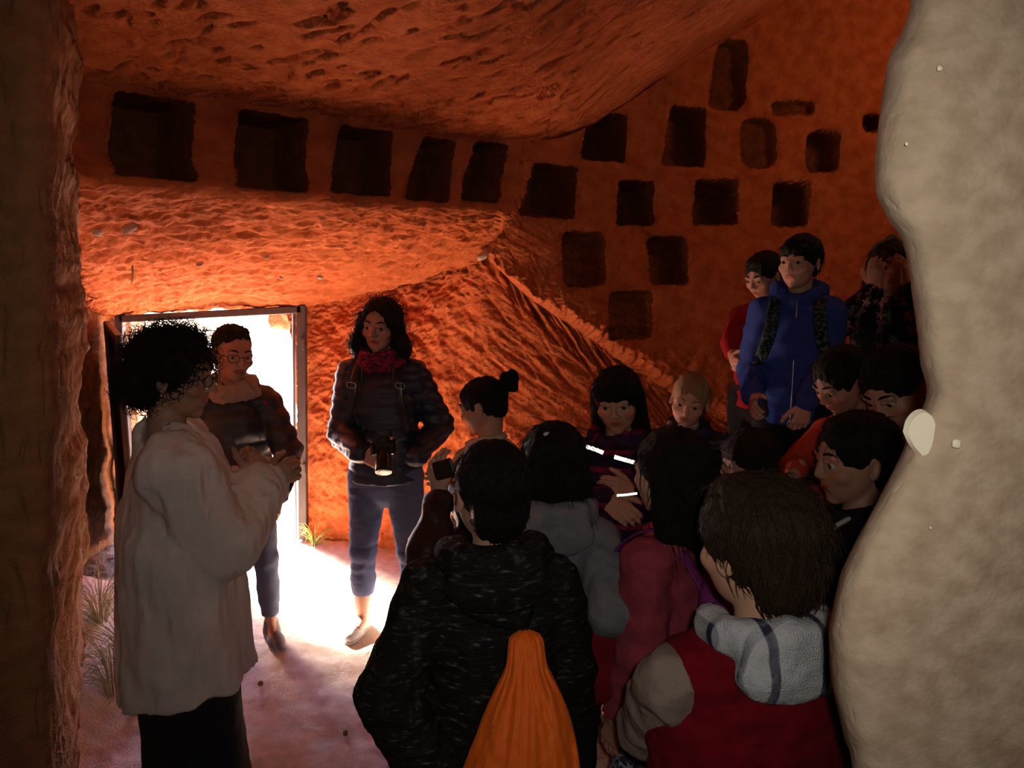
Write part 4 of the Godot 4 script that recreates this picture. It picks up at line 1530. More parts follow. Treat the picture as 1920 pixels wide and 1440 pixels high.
	# --- hair
	if c.get("hair", "") != "":
		var shapes := moved(hair_shapes(c.hair, hh), HT)
		var cnt: int = c.get("strands", 220)
		var wild: bool = c.hair in ["curly", "wavy"]
		var sl: float = {"curly": 0.05, "wavy": 0.05, "short": 0.035, "crop": 0.012, "man": 0.028, "fringe": 0.04, "mop": 0.05, "bun": 0.03, "long": 0.10, "long_fringe": 0.08, "bob": 0.07}[c.hair]
		put_net("hair", func():
			var hm := net_mesh(shapes, c.get("haircell", 0.0062), 0.035 * hh if wild else 0.032 * hh, 6.0 if wild else 5.0, 0.0, 0.06, c.px, Vector3.ONE if wild else Vector3(1.5, 0.3, 1.5))
			return strands(hm, cnt, sl, 1.0 if wild else 0.0, 0.0015 if c.hair != "crop" else 0.0012, HT, r, c.get("lift", 0.0)), M[c.hair_mat], node)
	# --- trousers, shoes
	var lg: Dictionary = c.get("legs", {"mat": "black_trousers"})
	var lw: float = lg.get("wide", 1.0)
	var tl := []
	if lg.get("skirt", false):
		tl.append(cap(pel + Vector3(0, 0.03, 0), Vector3(0, 0.30 * H, 0), 0.086 * H * lw, 0.094 * H * lw, 0.04, 0.78))
		tl.append(cap(Vector3(0, 0.30 * H, 0), Vector3(0, 0.06 * H, 0.01), 0.098 * H * lw, 0.112 * H * lw, 0.04, 0.78))
		tl.append(cut_plane(Vector3(0, 0.045 * H, 0), Vector3.DOWN))
	else:
		tl.append(cap(pel + Vector3(0, 0.03 * H, 0), pel + Vector3(0, -0.01 * H, -0.006), 0.094 * H * wide, 0.100 * H * wide, 0.03, 0.74))
		for i in 2:
			tl.append(cap(hip[i], knee[i], 0.064 * H * lw, 0.041 * H * lw, 0.012))
			tl.append(cap(knee[i], ank[i] + Vector3(0, 0.012, 0), 0.041 * H * lw, 0.029 * H * lw, 0.02))
			tl.append(cap((knee[i] as Vector3).lerp(ank[i], 0.45) + Vector3(0, 0, -0.014), (knee[i] as Vector3).lerp(ank[i], 0.55) + Vector3(0, 0, -0.012), 0.036 * H * lw, 0.032 * H * lw, 0.03))
		tl.append(cut_plane(Vector3(0, lg.get("cuff", 0.05) * H, 0), Vector3.DOWN))
	put_net("trousers" if not lg.get("skirt", false) else "skirt", func(): return net_mesh(tl, maxf(fine, 0.012), 0.006, lg.get("freq", 2.4), 0, 0.06, c.px, Vector3(0.8, 1.8, 0.8)), M[lg.mat], node)
	for i in 2:
		var a: Vector3 = ank[i]
		var gy := ground((node.transform * a).x, (node.transform * a).z) - fy
		a.y = gy
		var z := Vector3(0.16 * (1.0 if i == 0 else -1.0), 0, 1).normalized()
		var ln := 0.088 * H
		var sl := [cap(a + Vector3(0, 0.036, -0.018), a + z * ln * 0.7 + Vector3(0, 0.030, 0), 0.036, 0.034, 0.02), cap(a + z * ln * 0.6 + Vector3(0, 0.028, 0), a + z * ln + Vector3(0, 0.024, 0), 0.036, 0.030, 0.02), cap(a + Vector3(0, 0.04, -0.014), a + Vector3(0, lg.get("boot", 0.055) * H, -0.012), 0.038, 0.030 * H if lg.has("boot") else 0.036, 0.02), cut_plane(a + Vector3(0, 0.012, 0), Vector3.DOWN)]
		var sh := put_net("shoe", func(): return net_mesh(sl, 0.007), M[lg.get("shoe", "dark_shoe")], node)
		var so := [cap(a + Vector3(0, 0.012, -0.018), a + z * ln + Vector3(0, 0.012, 0), 0.040, 0.037, 0.01), cut_plane(a + Vector3(0, 0.016, 0), Vector3.UP), cut_plane(a + Vector3(0, 0.001, 0), Vector3.DOWN)]
		put_net("sole", func(): return net_mesh(so, 0.007), M[lg.get("sole", "sole")], sh)
	# --- upper garments
	var out := {"node": node, "H": H, "hh": hh, "hc": hc, "HT": HT, "nb": nb, "nt": nt, "S": S, "E": E, "W": W, "pel": pel, "wst": wst, "chs": chs, "inv": inv, "fine": fine, "c": c, "wide": wide, "hip": hip, "knee": knee, "ank": ank}
	for g in c.get("tops", []):
		garment(out, g)
	return out

func skin_job(pieces: Array, HT: Transform3D, hh: float, base: Color) -> Array:
	var bm := join(pieces.map(func(q): return net_mesh(q[0], q[1])))
	var cols := PackedColorArray()
	var hinv := HT.affine_inverse()
	for p in bm[0]:
		var q: Vector3 = hinv * p / hh
		var col := base
		if q.z > 0.2 and absf(q.x) < 0.13:
			var lip := 1.0 - ss(0.75, 1.1, Vector2(q.x / 0.115, (q.y + 0.258) / 0.055).length())
			col = col.lerp(Color(base.r * 0.82, base.g * 0.42, base.b * 0.42), lip)
		if q.length() < 0.8:
			var ch := 1.0 - ss(0.05, 0.15, Vector3(absf(q.x) - 0.19, q.y + 0.12, q.z - 0.32).length())
			col = col.lerp(Color(base.r * 1.0, base.g * 0.78, base.b * 0.72), ch * 0.6)
		cols.append(col)
	bm.append(cols)
	return bm

func garment(P: Dictionary, g: Dictionary) -> MeshInstance3D:
	var H: float = P.H
	var w: float = P.wide
	var add: float = g.get("puff", 0.0)
	var l := []
	var k := 0.03
	var nb: Vector3 = P.nb
	if g.get("torso", true):
		var hem: float = g.get("hem", 0.46)
		var low := Vector3(0, hem * H - 0.02, (P.pel as Vector3).z)
		var flare: float = g.get("flare", 1.0)
		l.append(cap(low, P.wst, 0.095 * H * w * flare + add, 0.089 * H * w + add, k, 0.76))
		l.append(cap(P.wst, P.chs, 0.089 * H * w + add, 0.097 * H * minf(w, 1.2) + add, k, 0.76))
		var ins := 0.03 if g.get("sleeve", 1.0) > 0.0 else 0.05
		l.append(cap((P.S[0] as Vector3) + Vector3(-ins, -0.008, 0), (P.S[1] as Vector3) + Vector3(ins, -0.008, 0), 0.040 * H + add * 0.6, 0.040 * H + add * 0.6, k))
		for i in 2:
			l.append(cap(nb + Vector3(0, -0.012, 0), (P.S[i] as Vector3).lerp(nb, 0.0 if ins < 0.04 else 0.3), 0.042 * H + add * 0.4, 0.040 * H + add * 0.4, k))
	var sl: float = g.get("sleeve", 1.0)
	for i in 2:
		if sl <= 0.0: break
		var sw: float = g.get("sleeve_wide", 1.0)
		var s: Vector3 = P.S[i]
		var e: Vector3 = P.E[i]
		var wr: Vector3 = P.W[i]
		l.append(cap(s, e, 0.041 * H * sw + add * 0.8, 0.036 * H * sw + add * 0.8, 0.012))
		if sl > 0.5:
			l.append(cap(e, e.lerp(wr, sl * 0.95), 0.036 * H * sw + add * 0.8, 0.027 * H * sw * g.get("cuff_wide", 1.0) + add * 0.5, 0.012))
			l.append(cap(e.lerp(wr, 0.80 * sl), e.lerp(wr, sl * 0.97), 0.030 * H * sw + add * 0.4, 0.030 * H * sw + add * 0.2, 0.006))
	if g.get("torso", true):
		l.append(cut_plane(Vector3(0, g.get("hem", 0.46) * H, 0), Vector3(g.get("hem_x", 0.0), -1, g.get("hem_z", 0.0))))
	# neck opening
	var nr: float = g.get("neck", 0.062)
	l.append({"t": 0, "a": nb + Vector3(0, 0.0, 0.012), "b": nb + Vector3(0, 0.2, 0.03), "ra": nr, "rb": nr, "k": 0.012, "flat": 1.0, "sub": true})
	var cr: float = g.get("collar", 0.0)
	if cr > 0.0:
		var rad: float = nr + 0.006
		for q in 10:
			var a0 := TAU * q / 10.0
			var a1 := TAU * (q + 1) / 10.0
			var y0 := 0.012 - 0.02 * cos(a0)
			var y1 := 0.012 - 0.02 * cos(a1)
			l.append(cap(nb + Vector3(sin(a0) * rad, y0 + cr * 0.4, cos(a0) * rad + 0.012), nb + Vector3(sin(a1) * rad, y1 + cr * 0.4, cos(a1) * rad + 0.012), cr, cr, 0.014))
	for e in g.get("extra", []): l.append(e)
	var ns: float = (P.c as Dictionary).px * 0.37
	var o := put_net(g.get("called", "jacket"), func(): return net_mesh(l, P.fine, g.get("amp", 0.010), g.get("freq", 2.2), g.get("wave", 0.0), g.get("pitch", 0.06), ns, g.get("stretch", Vector3(1, 1.3, 1))), M[g.mat], P.node)
	if g.has("label"): o.set_meta("label", g.label)
	return o

func ball(r: float, n: int) -> SphereMesh:
	var s := SphereMesh.new()
	s.radius = r
	s.height = 2 * r
	s.radial_segments = n * 2
	s.rings = n
	return s

# a soft shape of its own on a person: shapes are in the person's axes
func soft(P: Dictionary, called: String, shapes: Array, mat_: String, cell := 0.008, amp := 0.004, freq := 3.0, parent: Node = null) -> MeshInstance3D:
	return put_net(called, func(): return net_mesh(shapes, cell, amp, freq, 0.0, 0.06, (P.c as Dictionary).px * 0.21), M[mat_], P.node if parent == null else parent)

func hood(P: Dictionary, mat_: String, size := 1.0, called := "hood") -> MeshInstance3D:
	var nb: Vector3 = P.nb
	var l := []
	for q in 9:       # the rolled rim lies round the neck, deep at the back
		var a0 := -2.3 + 4.6 * q / 9.0
		var a1 := -2.3 + 4.6 * (q + 1) / 9.0
		var f := func(a): return nb + Vector3(sin(a) * 0.088 * size, 0.036 + 0.014 * cos(a), -cos(a) * 0.086 * size - 0.004)
		l.append(cap(f.call(a0), f.call(a1), 0.030 * size, 0.030 * size, 0.02))
	l.append(ell(nb + Vector3(0, -0.005 * size, -0.085 * size), Vector3(0.105, 0.052, 0.042) * size, 0.03))
	l.append({"t": 0, "a": nb + Vector3(0, 0.02, 0), "b": nb + Vector3(0, 0.2, 0.0), "ra": 0.062 * size, "rb": 0.07 * size, "k": 0.012, "flat": 1.0, "sub": true})
	return soft(P, called, l, mat_, 0.009, 0.008, 2.6)

func glasses(P: Dictionary) -> void:
	var HT: Transform3D = P.HT
	var h: float = P.hh
	var g := Node3D.new()
	g.name = "glasses"
	(P.node as Node3D).add_child(g, true)
	g.set_meta("label", "thin framed glasses")
	for s in [-1.0, 1.0]:
		var ring := []
		for q in 17:
			var a := TAU * q / 16.0
			ring.append(HT * (Vector3(0.155 * s + cos(a) * 0.105, 0.0 + sin(a) * 0.075, 0.43 - 0.02 * cos(a) * s) * h))
		put("rim", tube(ring, [0.0018], 6), M.glasses_frame, g)
		put("temple", tube([HT * (Vector3(0.265 * s, 0.03, 0.41) * h), HT * (Vector3(0.36 * s, 0.035, 0.15) * h), HT * (Vector3(0.375 * s, 0.02, -0.06) * h)], [0.002], 6), M.glasses_frame, g)
		var v := PackedVector3Array()
		var n := PackedVector3Array()
		var idx := PackedInt32Array()
		v.append(HT * (Vector3(0.155 * s, 0, 0.43) * h))
		for q in 16:
			v.append((ring[q] as Vector3))
		for q in 17: n.append(HT.basis * Vector3(0, 0, 1))
		for q in 16: idx.append_array([0, 1 + (q + 1) % 16, 1 + q])
		put("lens", to_mesh(arrays(v, n, idx)), M.clear_lens, g)
	put("bridge", tube([HT * (Vector3(-0.055, 0.02, 0.43) * h), HT * (Vector3(0, 0.035, 0.445) * h), HT * (Vector3(0.055, 0.02, 0.43) * h)], [0.0018], 6), M.glasses_frame, g)

func build_people() -> void:
	var t0 := Time.get_ticks_msec()
	var P: Dictionary
	# 1 the guide in white
	P = person({"label": "guide with dark curly hair and glasses in a loose white blouse and black skirt", "px": 330, "py": 706, "d": 2.25, "hh": 0.245, "yaw": 112, "hyaw": -18, "hpitch": 6, "lean": 0.02, "child": 0.0, "wide": 1.46, "shoulder": 0.108,
		"hair": "curly", "hair_mat": "dark_brown_hair", "strands": 1500, "skin": Color(0.42, 0.23, 0.16),
		"handR": at(482, 912, 2.34), "handL": at(500, 905, 2.48), "wpoleR": Vector3(0.1, -1, 0.45), "curlR": 0.9, "curlL": 0.9, "dirR": Vector3(-0.1, 0.75, -0.6), "backR": Vector3(0.8, 0.1, 0.5),
		"legs": {"mat": "black_trousers", "skirt": true, "wide": 1.18}, "tops": []})
	garment(P, {"called": "blouse", "mat": "white_linen", "puff": 0.022, "hem": 0.345, "flare": 1.10, "hem_z": 0.10, "sleeve": 0.92, "sleeve_wide": 1.35, "cuff_wide": 1.45, "amp": 0.024, "freq": 1.1, "stretch": Vector3(1.4, 0.55, 1.4), "neck": 0.075})
	glasses(P)
	soft(P, "earring", [ell(P.HT * (Vector3(-0.37, -0.17, -0.03) * P.hh), Vector3.ONE * 0.007)], "gold_ring", 0.003, 0.0)
	# 2 the man in the doorway
	P = person({"label": "person with short dark hair and glasses in a puffer jacket standing in the doorway", "px": 436, "py": 664, "d": 3.55, "hh": 0.245, "yaw": 22, "hyaw": 20, "hpitch": 8, "hroll": -6, "lean": 0.03, "child": 0.0, "strands": 450, "lift": 0.75,
		"hair": "man", "hair_mat": "dark_brown_hair", "skin": Color(0.45, 0.22, 0.15), "handL": at(524, 925, 3.4), "poleL": Vector3(1, -0.2, -0.4), "footL": Vector3(0.02, 0, 0.12), "handR": at(400, 905, 3.4),
		"legs": {"mat": "light_denim", "shoe": "grey_shoe", "wide": 0.92, "cuff": 0.075},
		"tops": [{"mat": "grey_puffer", "puff": 0.016, "hem": 0.45, "wave": 0.010, "pitch": 0.075, "amp": 0.008, "collar": 0.022}]})
	glasses(P)
	var nb: Vector3 = P.nb
	scarf(P, "beige_wool", 0.036)
	soft(P, "shoulder_trim", [cap((P.S[0] as Vector3) + Vector3(-0.04, 0.062, 0.03), (P.S[0] as Vector3) + Vector3(0.0, 0.0, 0.085), 0.007, 0.007)], "red_trim", 0.004, 0.0)
	# 3 the woman with the camera
	P = person({"label": "woman with long wavy hair, plum scarf, navy puffer jacket and tight jeans", "px": 714, "py": 612, "d": 3.6, "hh": 0.232, "yaw": -4, "hyaw": -8, "hpitch": 4, "hroll": -4, "lean": 0.02, "child": 0.0, "gap": 0.085, "cell": 0.011,
		"hair": "wavy", "hair_mat": "dark_brown_hair", "strands": 500, "skin": Color(0.50, 0.26, 0.19), "handR": at(676, 850, 3.32), "poleR": Vector3(-0.7, -0.6, -0.6), "dirR": Vector3(0.85, -0.25, 0.3), "backR": Vector3(-0.2, 0.4, 1), "curlR": 0.75,
		"skipL": true, "handL": at(778, 858, 3.46), "poleL": Vector3(0.6, -0.4, -0.8), "dirL": Vector3(-0.6, -0.8, 0.1), "curlL": 0.4,
		"legs": {"mat": "denim", "wide": 0.96, "shoe": "white_leather", "boot": 0.13, "cuff": 0.115},
		"tops": [{"mat": "navy_puffer", "puff": 0.012, "hem": 0.475, "flare": 1.08, "wave": 0.009, "pitch": 0.055, "amp": 0.006, "collar": 0.02}]})
	scarf(P, "plum_scarf", 0.040)
	camera_in_hand(P)
	# 4 girl with a bun
	P = person({"label": "girl with dark hair in a high bun, turned to the doorway, in cream top", "px": 905, "py": 762, "d": 3.05, "hh": 0.22, "yaw": -125, "hyaw": 18, "hpitch": 16, "hair": "bun", "hair_mat": "black_hair", "tops": [{"called": "top", "mat": "cream_cloth", "puff": 0.004, "collar": 0.016}]})
	# 5 boy in front with the orange sack
	P = person({"label": "boy seen from behind in black streaked jacket with orange sack on his back", "px": 921, "py": 926, "d": 1.70, "hh": 0.232, "yaw": -172, "hyaw": 14, "hpitch": 4, "face": false, "cell": 0.010, "shoulder": 0.098, "wide": 1.08, "hair": "crop", "hair_mat": "black_hair", "haircell": 0.005, "strands": 900,
		"handL": at(815, 1450, 1.58), "poleL": Vector3(0.6, -0.4, -0.2), "handR": at(1062, 1340, 1.86), "poleR": Vector3(-0.35, -0.4, -1),
		"skipL": true, "tops": [{"mat": "streaked_cloth", "puff": 0.016, "hem": 0.42, "flare": 1.05, "amp": 0.014, "freq": 1.8, "collar": 0.02, "sleeve_wide": 1.1, "cuff_wide": 1.5}]})
	hood(P, "streaked_cloth", 1.12)
	soft(P, "sweatshirt_collar", [cap(P.nb + Vector3(0.03, 0.035, -0.055), P.nb + Vector3(0.085, 0.03, -0.02), 0.026, 0.026), cap(P.nb + Vector3(0.085, 0.012, -0.02), P.nb + Vector3(0.115, -0.005, 0.03), 0.026, 0.024), cap(P.nb + Vector3(0.115, -0.02, 0.02), P.nb + Vector3(0.14, -0.045, 0.03), 0.022, 0.02)], "purple_cloth", 0.007, 0.003)
	drawstring(P)
	# 6 child hidden behind him, lifting something dark
	P = person({"label": "child in a brown padded jacket mostly hidden behind the boy with the orange sack", "px": 908, "py": 905, "d": 2.35, "hh": 0.21, "yaw": -150, "hair": "short", "hair_mat": "black_hair", "face": false, "strands": 60, "handL": at(826, 928, 2.22), "handR": at(846, 922, 2.45), "poleL": Vector3(0.3, -1, -0.4), "dirL": Vector3(-0.15, 0.9, -0.1), "backL": Vector3(-0.6, 0.1, 0.8), "curlL": 0.6,
		"wide": 1.1, "tops": [{"mat": "brown_padded", "puff": 0.022, "hem": 0.62, "wave": 0.01, "pitch": 0.09, "collar": 0.02, "sleeve": 0.88}]})
	# 7 girl with long black hair and grey hoodie
	P = person({"label": "girl with long black hair and a hair clip, from behind in grey hoodie", "px": 1038, "py": 872, "d": 2.12, "hh": 0.225, "yaw": 176, "hyaw": 8, "hpitch": 6, "face": false, "hair": "long", "hair_mat": "black_hair", "strands": 420, "handR": at(1092, 1180, 2.05), "handL": at(985, 1190, 1.98),
		"tops": [{"called": "hoodie", "mat": "grey_fleece", "puff": 0.012, "hem": 0.45, "amp": 0.012, "collar": 0.018, "sleeve_wide": 1.1}]})
	hood(P, "grey_fleece", 1.1)
	soft(P, "hair_clip", [ell(P.HT * (Vector3(0.12, 0.42, -0.36) * P.hh), Vector3(0.013, 0.010, 0.010))], "hair_clip", 0.004, 0.0)
	# 8 girl in the striped coat
	P = person({"label": "girl with a straight dark fringe in a violet striped coat with reflective strips", "px": 1158, "py": 752, "d": 2.8, "hh": 0.225, "yaw": -12, "hyaw": -4, "hpitch": 10, "hroll": 5, "cell": 0.011, "hair": "long_fringe", "hair_mat": "black_hair", "strands": 120,
		"handR": at(1132, 934, 2.56), "handL": at(1196, 930, 2.6), "poleR": Vector3(-1, -0.6, -0.3), "poleL": Vector3(1, -0.6, -0.3), "dirR": Vector3(0.6, -0.3, 0.6), "backR": Vector3(-0.3, 0.6, 0.8), "curlR": 0.6, "curlL": 0.6,
		"tops": [{"called": "coat", "mat": "striped_fleece", "puff": 0.012, "hem": 0.36, "flare": 1.06, "amp": 0.008}]})
	reflective(P)
	scarf(P, "striped_fleece", 0.030, "cowl")
	# 9 blond boy
	P = person({"label": "blond boy with a side-lit face in a shiny black puffer jacket", "px": 1293, "py": 752, "d": 3.2, "hh": 0.212, "yaw": -14, "hyaw": -6, "hpitch": 10, "hroll": -10, "lean": 0.04, "hair": "crop", "hair_mat": "blond_hair", "brow": "blond_hair", "strands": 300, "skin": Color(0.62, 0.35, 0.25),
		"tops": [{"mat": "black_puffer", "puff": 0.028, "hem": 0.45, "wave": 0.014, "pitch": 0.075, "amp": 0.012, "freq": 3.2, "collar": 0.03}]})
	soft(P, "zip", [cap(P.nb + Vector3(0.0, 0.02, 0.105), P.nb + Vector3(0, -0.03, 0.135), 0.004, 0.004), cap(P.nb + Vector3(0.0, -0.03, 0.135), P.nb + Vector3(0.0, -0.30, 0.15), 0.003, 0.003)], "grey_metal", 0.003, 0.0)
	# 10 girl in pink
	P = person({"label": "girl with long black hair seen from behind in a raspberry pink fleece jacket", "px": 1256, "py": 888, "d": 2.0, "hh": 0.225, "yaw": -132, "hyaw": 8, "hpitch": 4, "face": false, "hair": "long", "hair_mat": "black_hair", "strands": 420, "poleL": Vector3(0.3, -0.2, -0.8),
		"legs": {"mat": "printed_leggings", "shoe": "white_leather", "wide": 0.95}, "footL": Vector3(0.06, 0, 0.05), "tops": [{"mat": "pink_fleece", "puff": 0.012, "hem": 0.44, "amp": 0.012, "collar": 0.016, "sleeve_wide": 1.1}]})
	bag_on_back(P, "backpack", "violet nylon backpack on the girl in the pink jacket", "violet_nylon", Vector3(0.0, -0.22, -0.145), Vector3(0.10, 0.16, 0.055))
	# 11 child with bobbed hair
	P = person({"label": "small child with bobbed dark hair in profile, beside the boy with pale piping", "px": 1402, "py": 866, "d": 2.72, "hh": 0.222, "yaw": -95, "hyaw": 10, "hpitch": 6, "hair": "bob", "hair_mat": "dark_brown_hair", "strands": 160, "skin": Color(0.40, 0.21, 0.15), "tops": [{"called": "top", "mat": "black_cloth", "puff": 0.008, "collar": 0.016}]})
	# 12 boy in profile
	P = person({"label": "boy with thick black hair in profile in a black jacket with pale piping", "px": 1602, "py": 862, "d": 1.95, "hh": 0.232, "yaw": -118, "hyaw": 32, "hpitch": 6, "hair": "short", "hair_mat": "black_hair", "strands": 260, "skin": Color(0.36, 0.19, 0.13), "cell": 0.011,
		"tops": [{"mat": "black_cloth", "puff": 0.010, "amp": 0.008, "collar": 0.024}]})
	piping(P)
	# 13 child in the red vest close by
	P = person({"label": "nearest child, tousled brown hair, in a dark red sleeveless top over a taupe hooded shirt", "px": 1418, "py": 1024, "d": 1.27, "hh": 0.232, "yaw": -164, "hyaw": 16, "hpitch": 6, "cell": 0.0095, "hair": "mop", "hair_mat": "brown_hair", "strands": 900, "haircell": 0.005, "skin": Color(0.50, 0.28, 0.19), "wide": 1.2, "shoulder": 0.108,
		"handL": at(1212, 1385, 1.62), "poleL": Vector3(0.9, -0.7, -0.3), "handR": at(1575, 1600, 1.2), "skipL": true, "skipR": true,
		"tops": [{"called": "vest", "mat": "red_cloth", "puff": 0.020, "sleeve": 0.0, "amp": 0.012, "neck": 0.085}, {"called": "sleeves", "mat": "taupe_cloth", "torso": false, "puff": 0.006, "sleeve_wide": 1.0, "cuff_wide": 1.3, "amp": 0.012, "neck": 0.05}]})
	hood(P, "banded_fleece", 1.0)
	# 14 the boy in blue on the ledge
	P = person({"label": "boy in a blue zipped hoodie standing tall on the ledge by the back wall", "px": 1500, "py": 493, "d": 3.25, "hh": 0.215, "yaw": -22, "hyaw": -26, "hpitch": 0, "hair": "fringe", "hair_mat": "black_hair", "strands": 200, "cell": 0.011, "skin": Color(0.58, 0.33, 0.24), "handL": at(1512, 752, 3.02), "handR": at(1412, 742, 3.15), "curlL": 0.9, "dirL": Vector3(-0.3, -1, 0.2), "backL": Vector3(0.1, 0.2, 1),
		"tops": [{"called": "hoodie", "mat": "blue_fleece", "puff": 0.012, "hem": 0.455, "flare": 1.04, "amp": 0.010, "collar": 0.026, "sleeve_wide": 1.1}]})
	hood(P, "blue_fleece", 1.0)
	soft(P, "zip", [cap(P.nb + Vector3(0, -0.01, 0.105), P.nb + Vector3(0, -0.12, 0.128), 0.003, 0.003), cap(P.nb + Vector3(0, -0.12, 0.128), Vector3(0.0, 0.47 * P.H, 0.128), 0.003, 0.003), ell(Vector3(0.0, 0.465 * P.H, 0.13), Vector3(0.007, 0.010, 0.006))], "grey_metal", 0.003, 0.0)
	straps(P)
	# 15 boy in red behind
	P = person({"label": "boy in a red T-shirt looking down, half hidden behind the boy in blue", "px": 1432, "py": 518, "d": 3.72, "hh": 0.212, "yaw": -52, "hyaw": -6, "hpitch": 22, "hair": "short", "hair_mat": "black_hair", "strands": 120, "skin": Color(0.48, 0.25, 0.18), "handR": at(1372, 690, 3.35), "poleR": Vector3(-1, -0.2, -0.6), "curlR": 0.7,
		"tops": [{"called": "shirt", "mat": "deep_red_cloth", "puff": 0.004, "sleeve": 0.62, "amp": 0.006}]})
	# 16 girl with flowers
	P = person({"label": "girl in a dark floral jacket with both hands raised to her cheeks", "px": 1668, "py": 500, "d": 3.45, "hh": 0.215, "yaw": -14, "hpitch": 6, "hair": "long", "hair_mat": "brown_hair", "strands": 160, "skin": Color(0.50, 0.27, 0.19), "handR": at(1640, 545, 3.28), "handL": at(1700, 540, 3.28), "poleR": Vector3(-0.9, -1, -0.1), "poleL": Vector3(0.9, -1, -0.1), "dirR": Vector3(0.05, 1, -0.15), "dirL": Vector3(-0.1, 1, -0.15), "backR": Vector3(-0.7, 0, 0.7), "backL": Vector3(0.7, 0, 0.7), "curlR": 0.35, "curlL": 0.35,
		"tops": [{"mat": "floral_cloth", "puff": 0.014, "hem": 0.42, "amp": 0.010, "collar": 0.02, "sleeve": 0.95}]})
	soft(P, "headband", [cap(P.HT * (Vector3(-0.30, 0.38, 0.0) * P.hh), P.HT * (Vector3(0, 0.56, 0.0) * P.hh), 0.018, 0.018), cap(P.HT * (Vector3(0, 0.56, 0.0) * P.hh), P.HT * (Vector3(0.30, 0.38, 0.0) * P.hh), 0.018, 0.018)], "grey_fleece", 0.006, 0.002)
	# 17 boy bending below them
	P = person({"label": "dark haired boy bending forward in an orange-red sweater below the boy in blue", "px": 1578, "py": 716, "d": 2.62, "hh": 0.222, "yaw": -70, "hyaw": -4, "hpitch": 30, "lean": 0.10, "hair": "short", "hair_mat": "black_hair", "strands": 160, "skin": Color(0.40, 0.20, 0.14), "handR": at(1496, 880, 2.5), "poleR": Vector3(-1, -0.5, -0.4), "dirR": Vector3(-0.5, -0.8, 0.2), "curlR": 0.7, "handL": at(1510, 930, 2.6),
		"tops": [{"called": "sweater", "mat": "orange_red_cloth", "puff": 0.010, "amp": 0.008, "collar": 0.014}]})
	# 18 child with a white collar by the pillar
	P = person({"label": "dark haired child with a white shirt collar looking down beside the pale pillar", "px": 1680, "py": 728, "d": 2.2, "hh": 0.225, "yaw": -55, "hyaw": -6, "hpitch": 34, "hroll": 10, "lean": 0.08, "hair": "short", "hair_mat": "black_hair", "strands": 160, "skin": Color(0.42, 0.22, 0.15), "tops": [{"called": "shirt", "mat": "white_cloth", "puff": 0.008, "amp": 0.008, "collar": 0.026}]})
	print("people ", Time.get_ticks_msec() - t0)

func scarf(P: Dictionary, mat_: String, r: float, called := "scarf") -> void:
	var nb: Vector3 = P.nb
	var l := []
	for turn in 2:
		for q in 12:
			var f := func(k): 
				var a: float = TAU * k / 12.0
				var rad := 0.072 + 0.018 * turn
				return nb + Vector3(sin(a) * rad * 1.12, 0.035 - 0.034 * turn + 0.012 * sin(a * 2.0 + turn) - 0.022 * cos(a), cos(a) * rad + 0.016)
			l.append(cap(f.call(q), f.call(q + 1), r * 0.82, r * 0.82, 0.016))
	l.append({"t": 0, "a": nb + Vector3(0, 0.05, 0.02), "b": nb + Vector3(0, 0.3, 0.03), "ra": 0.058, "rb": 0.075, "k": 0.01, "flat": 1.0, "sub": true})
	soft(P, called, l, mat_, 0.008, 0.012, 4.0)

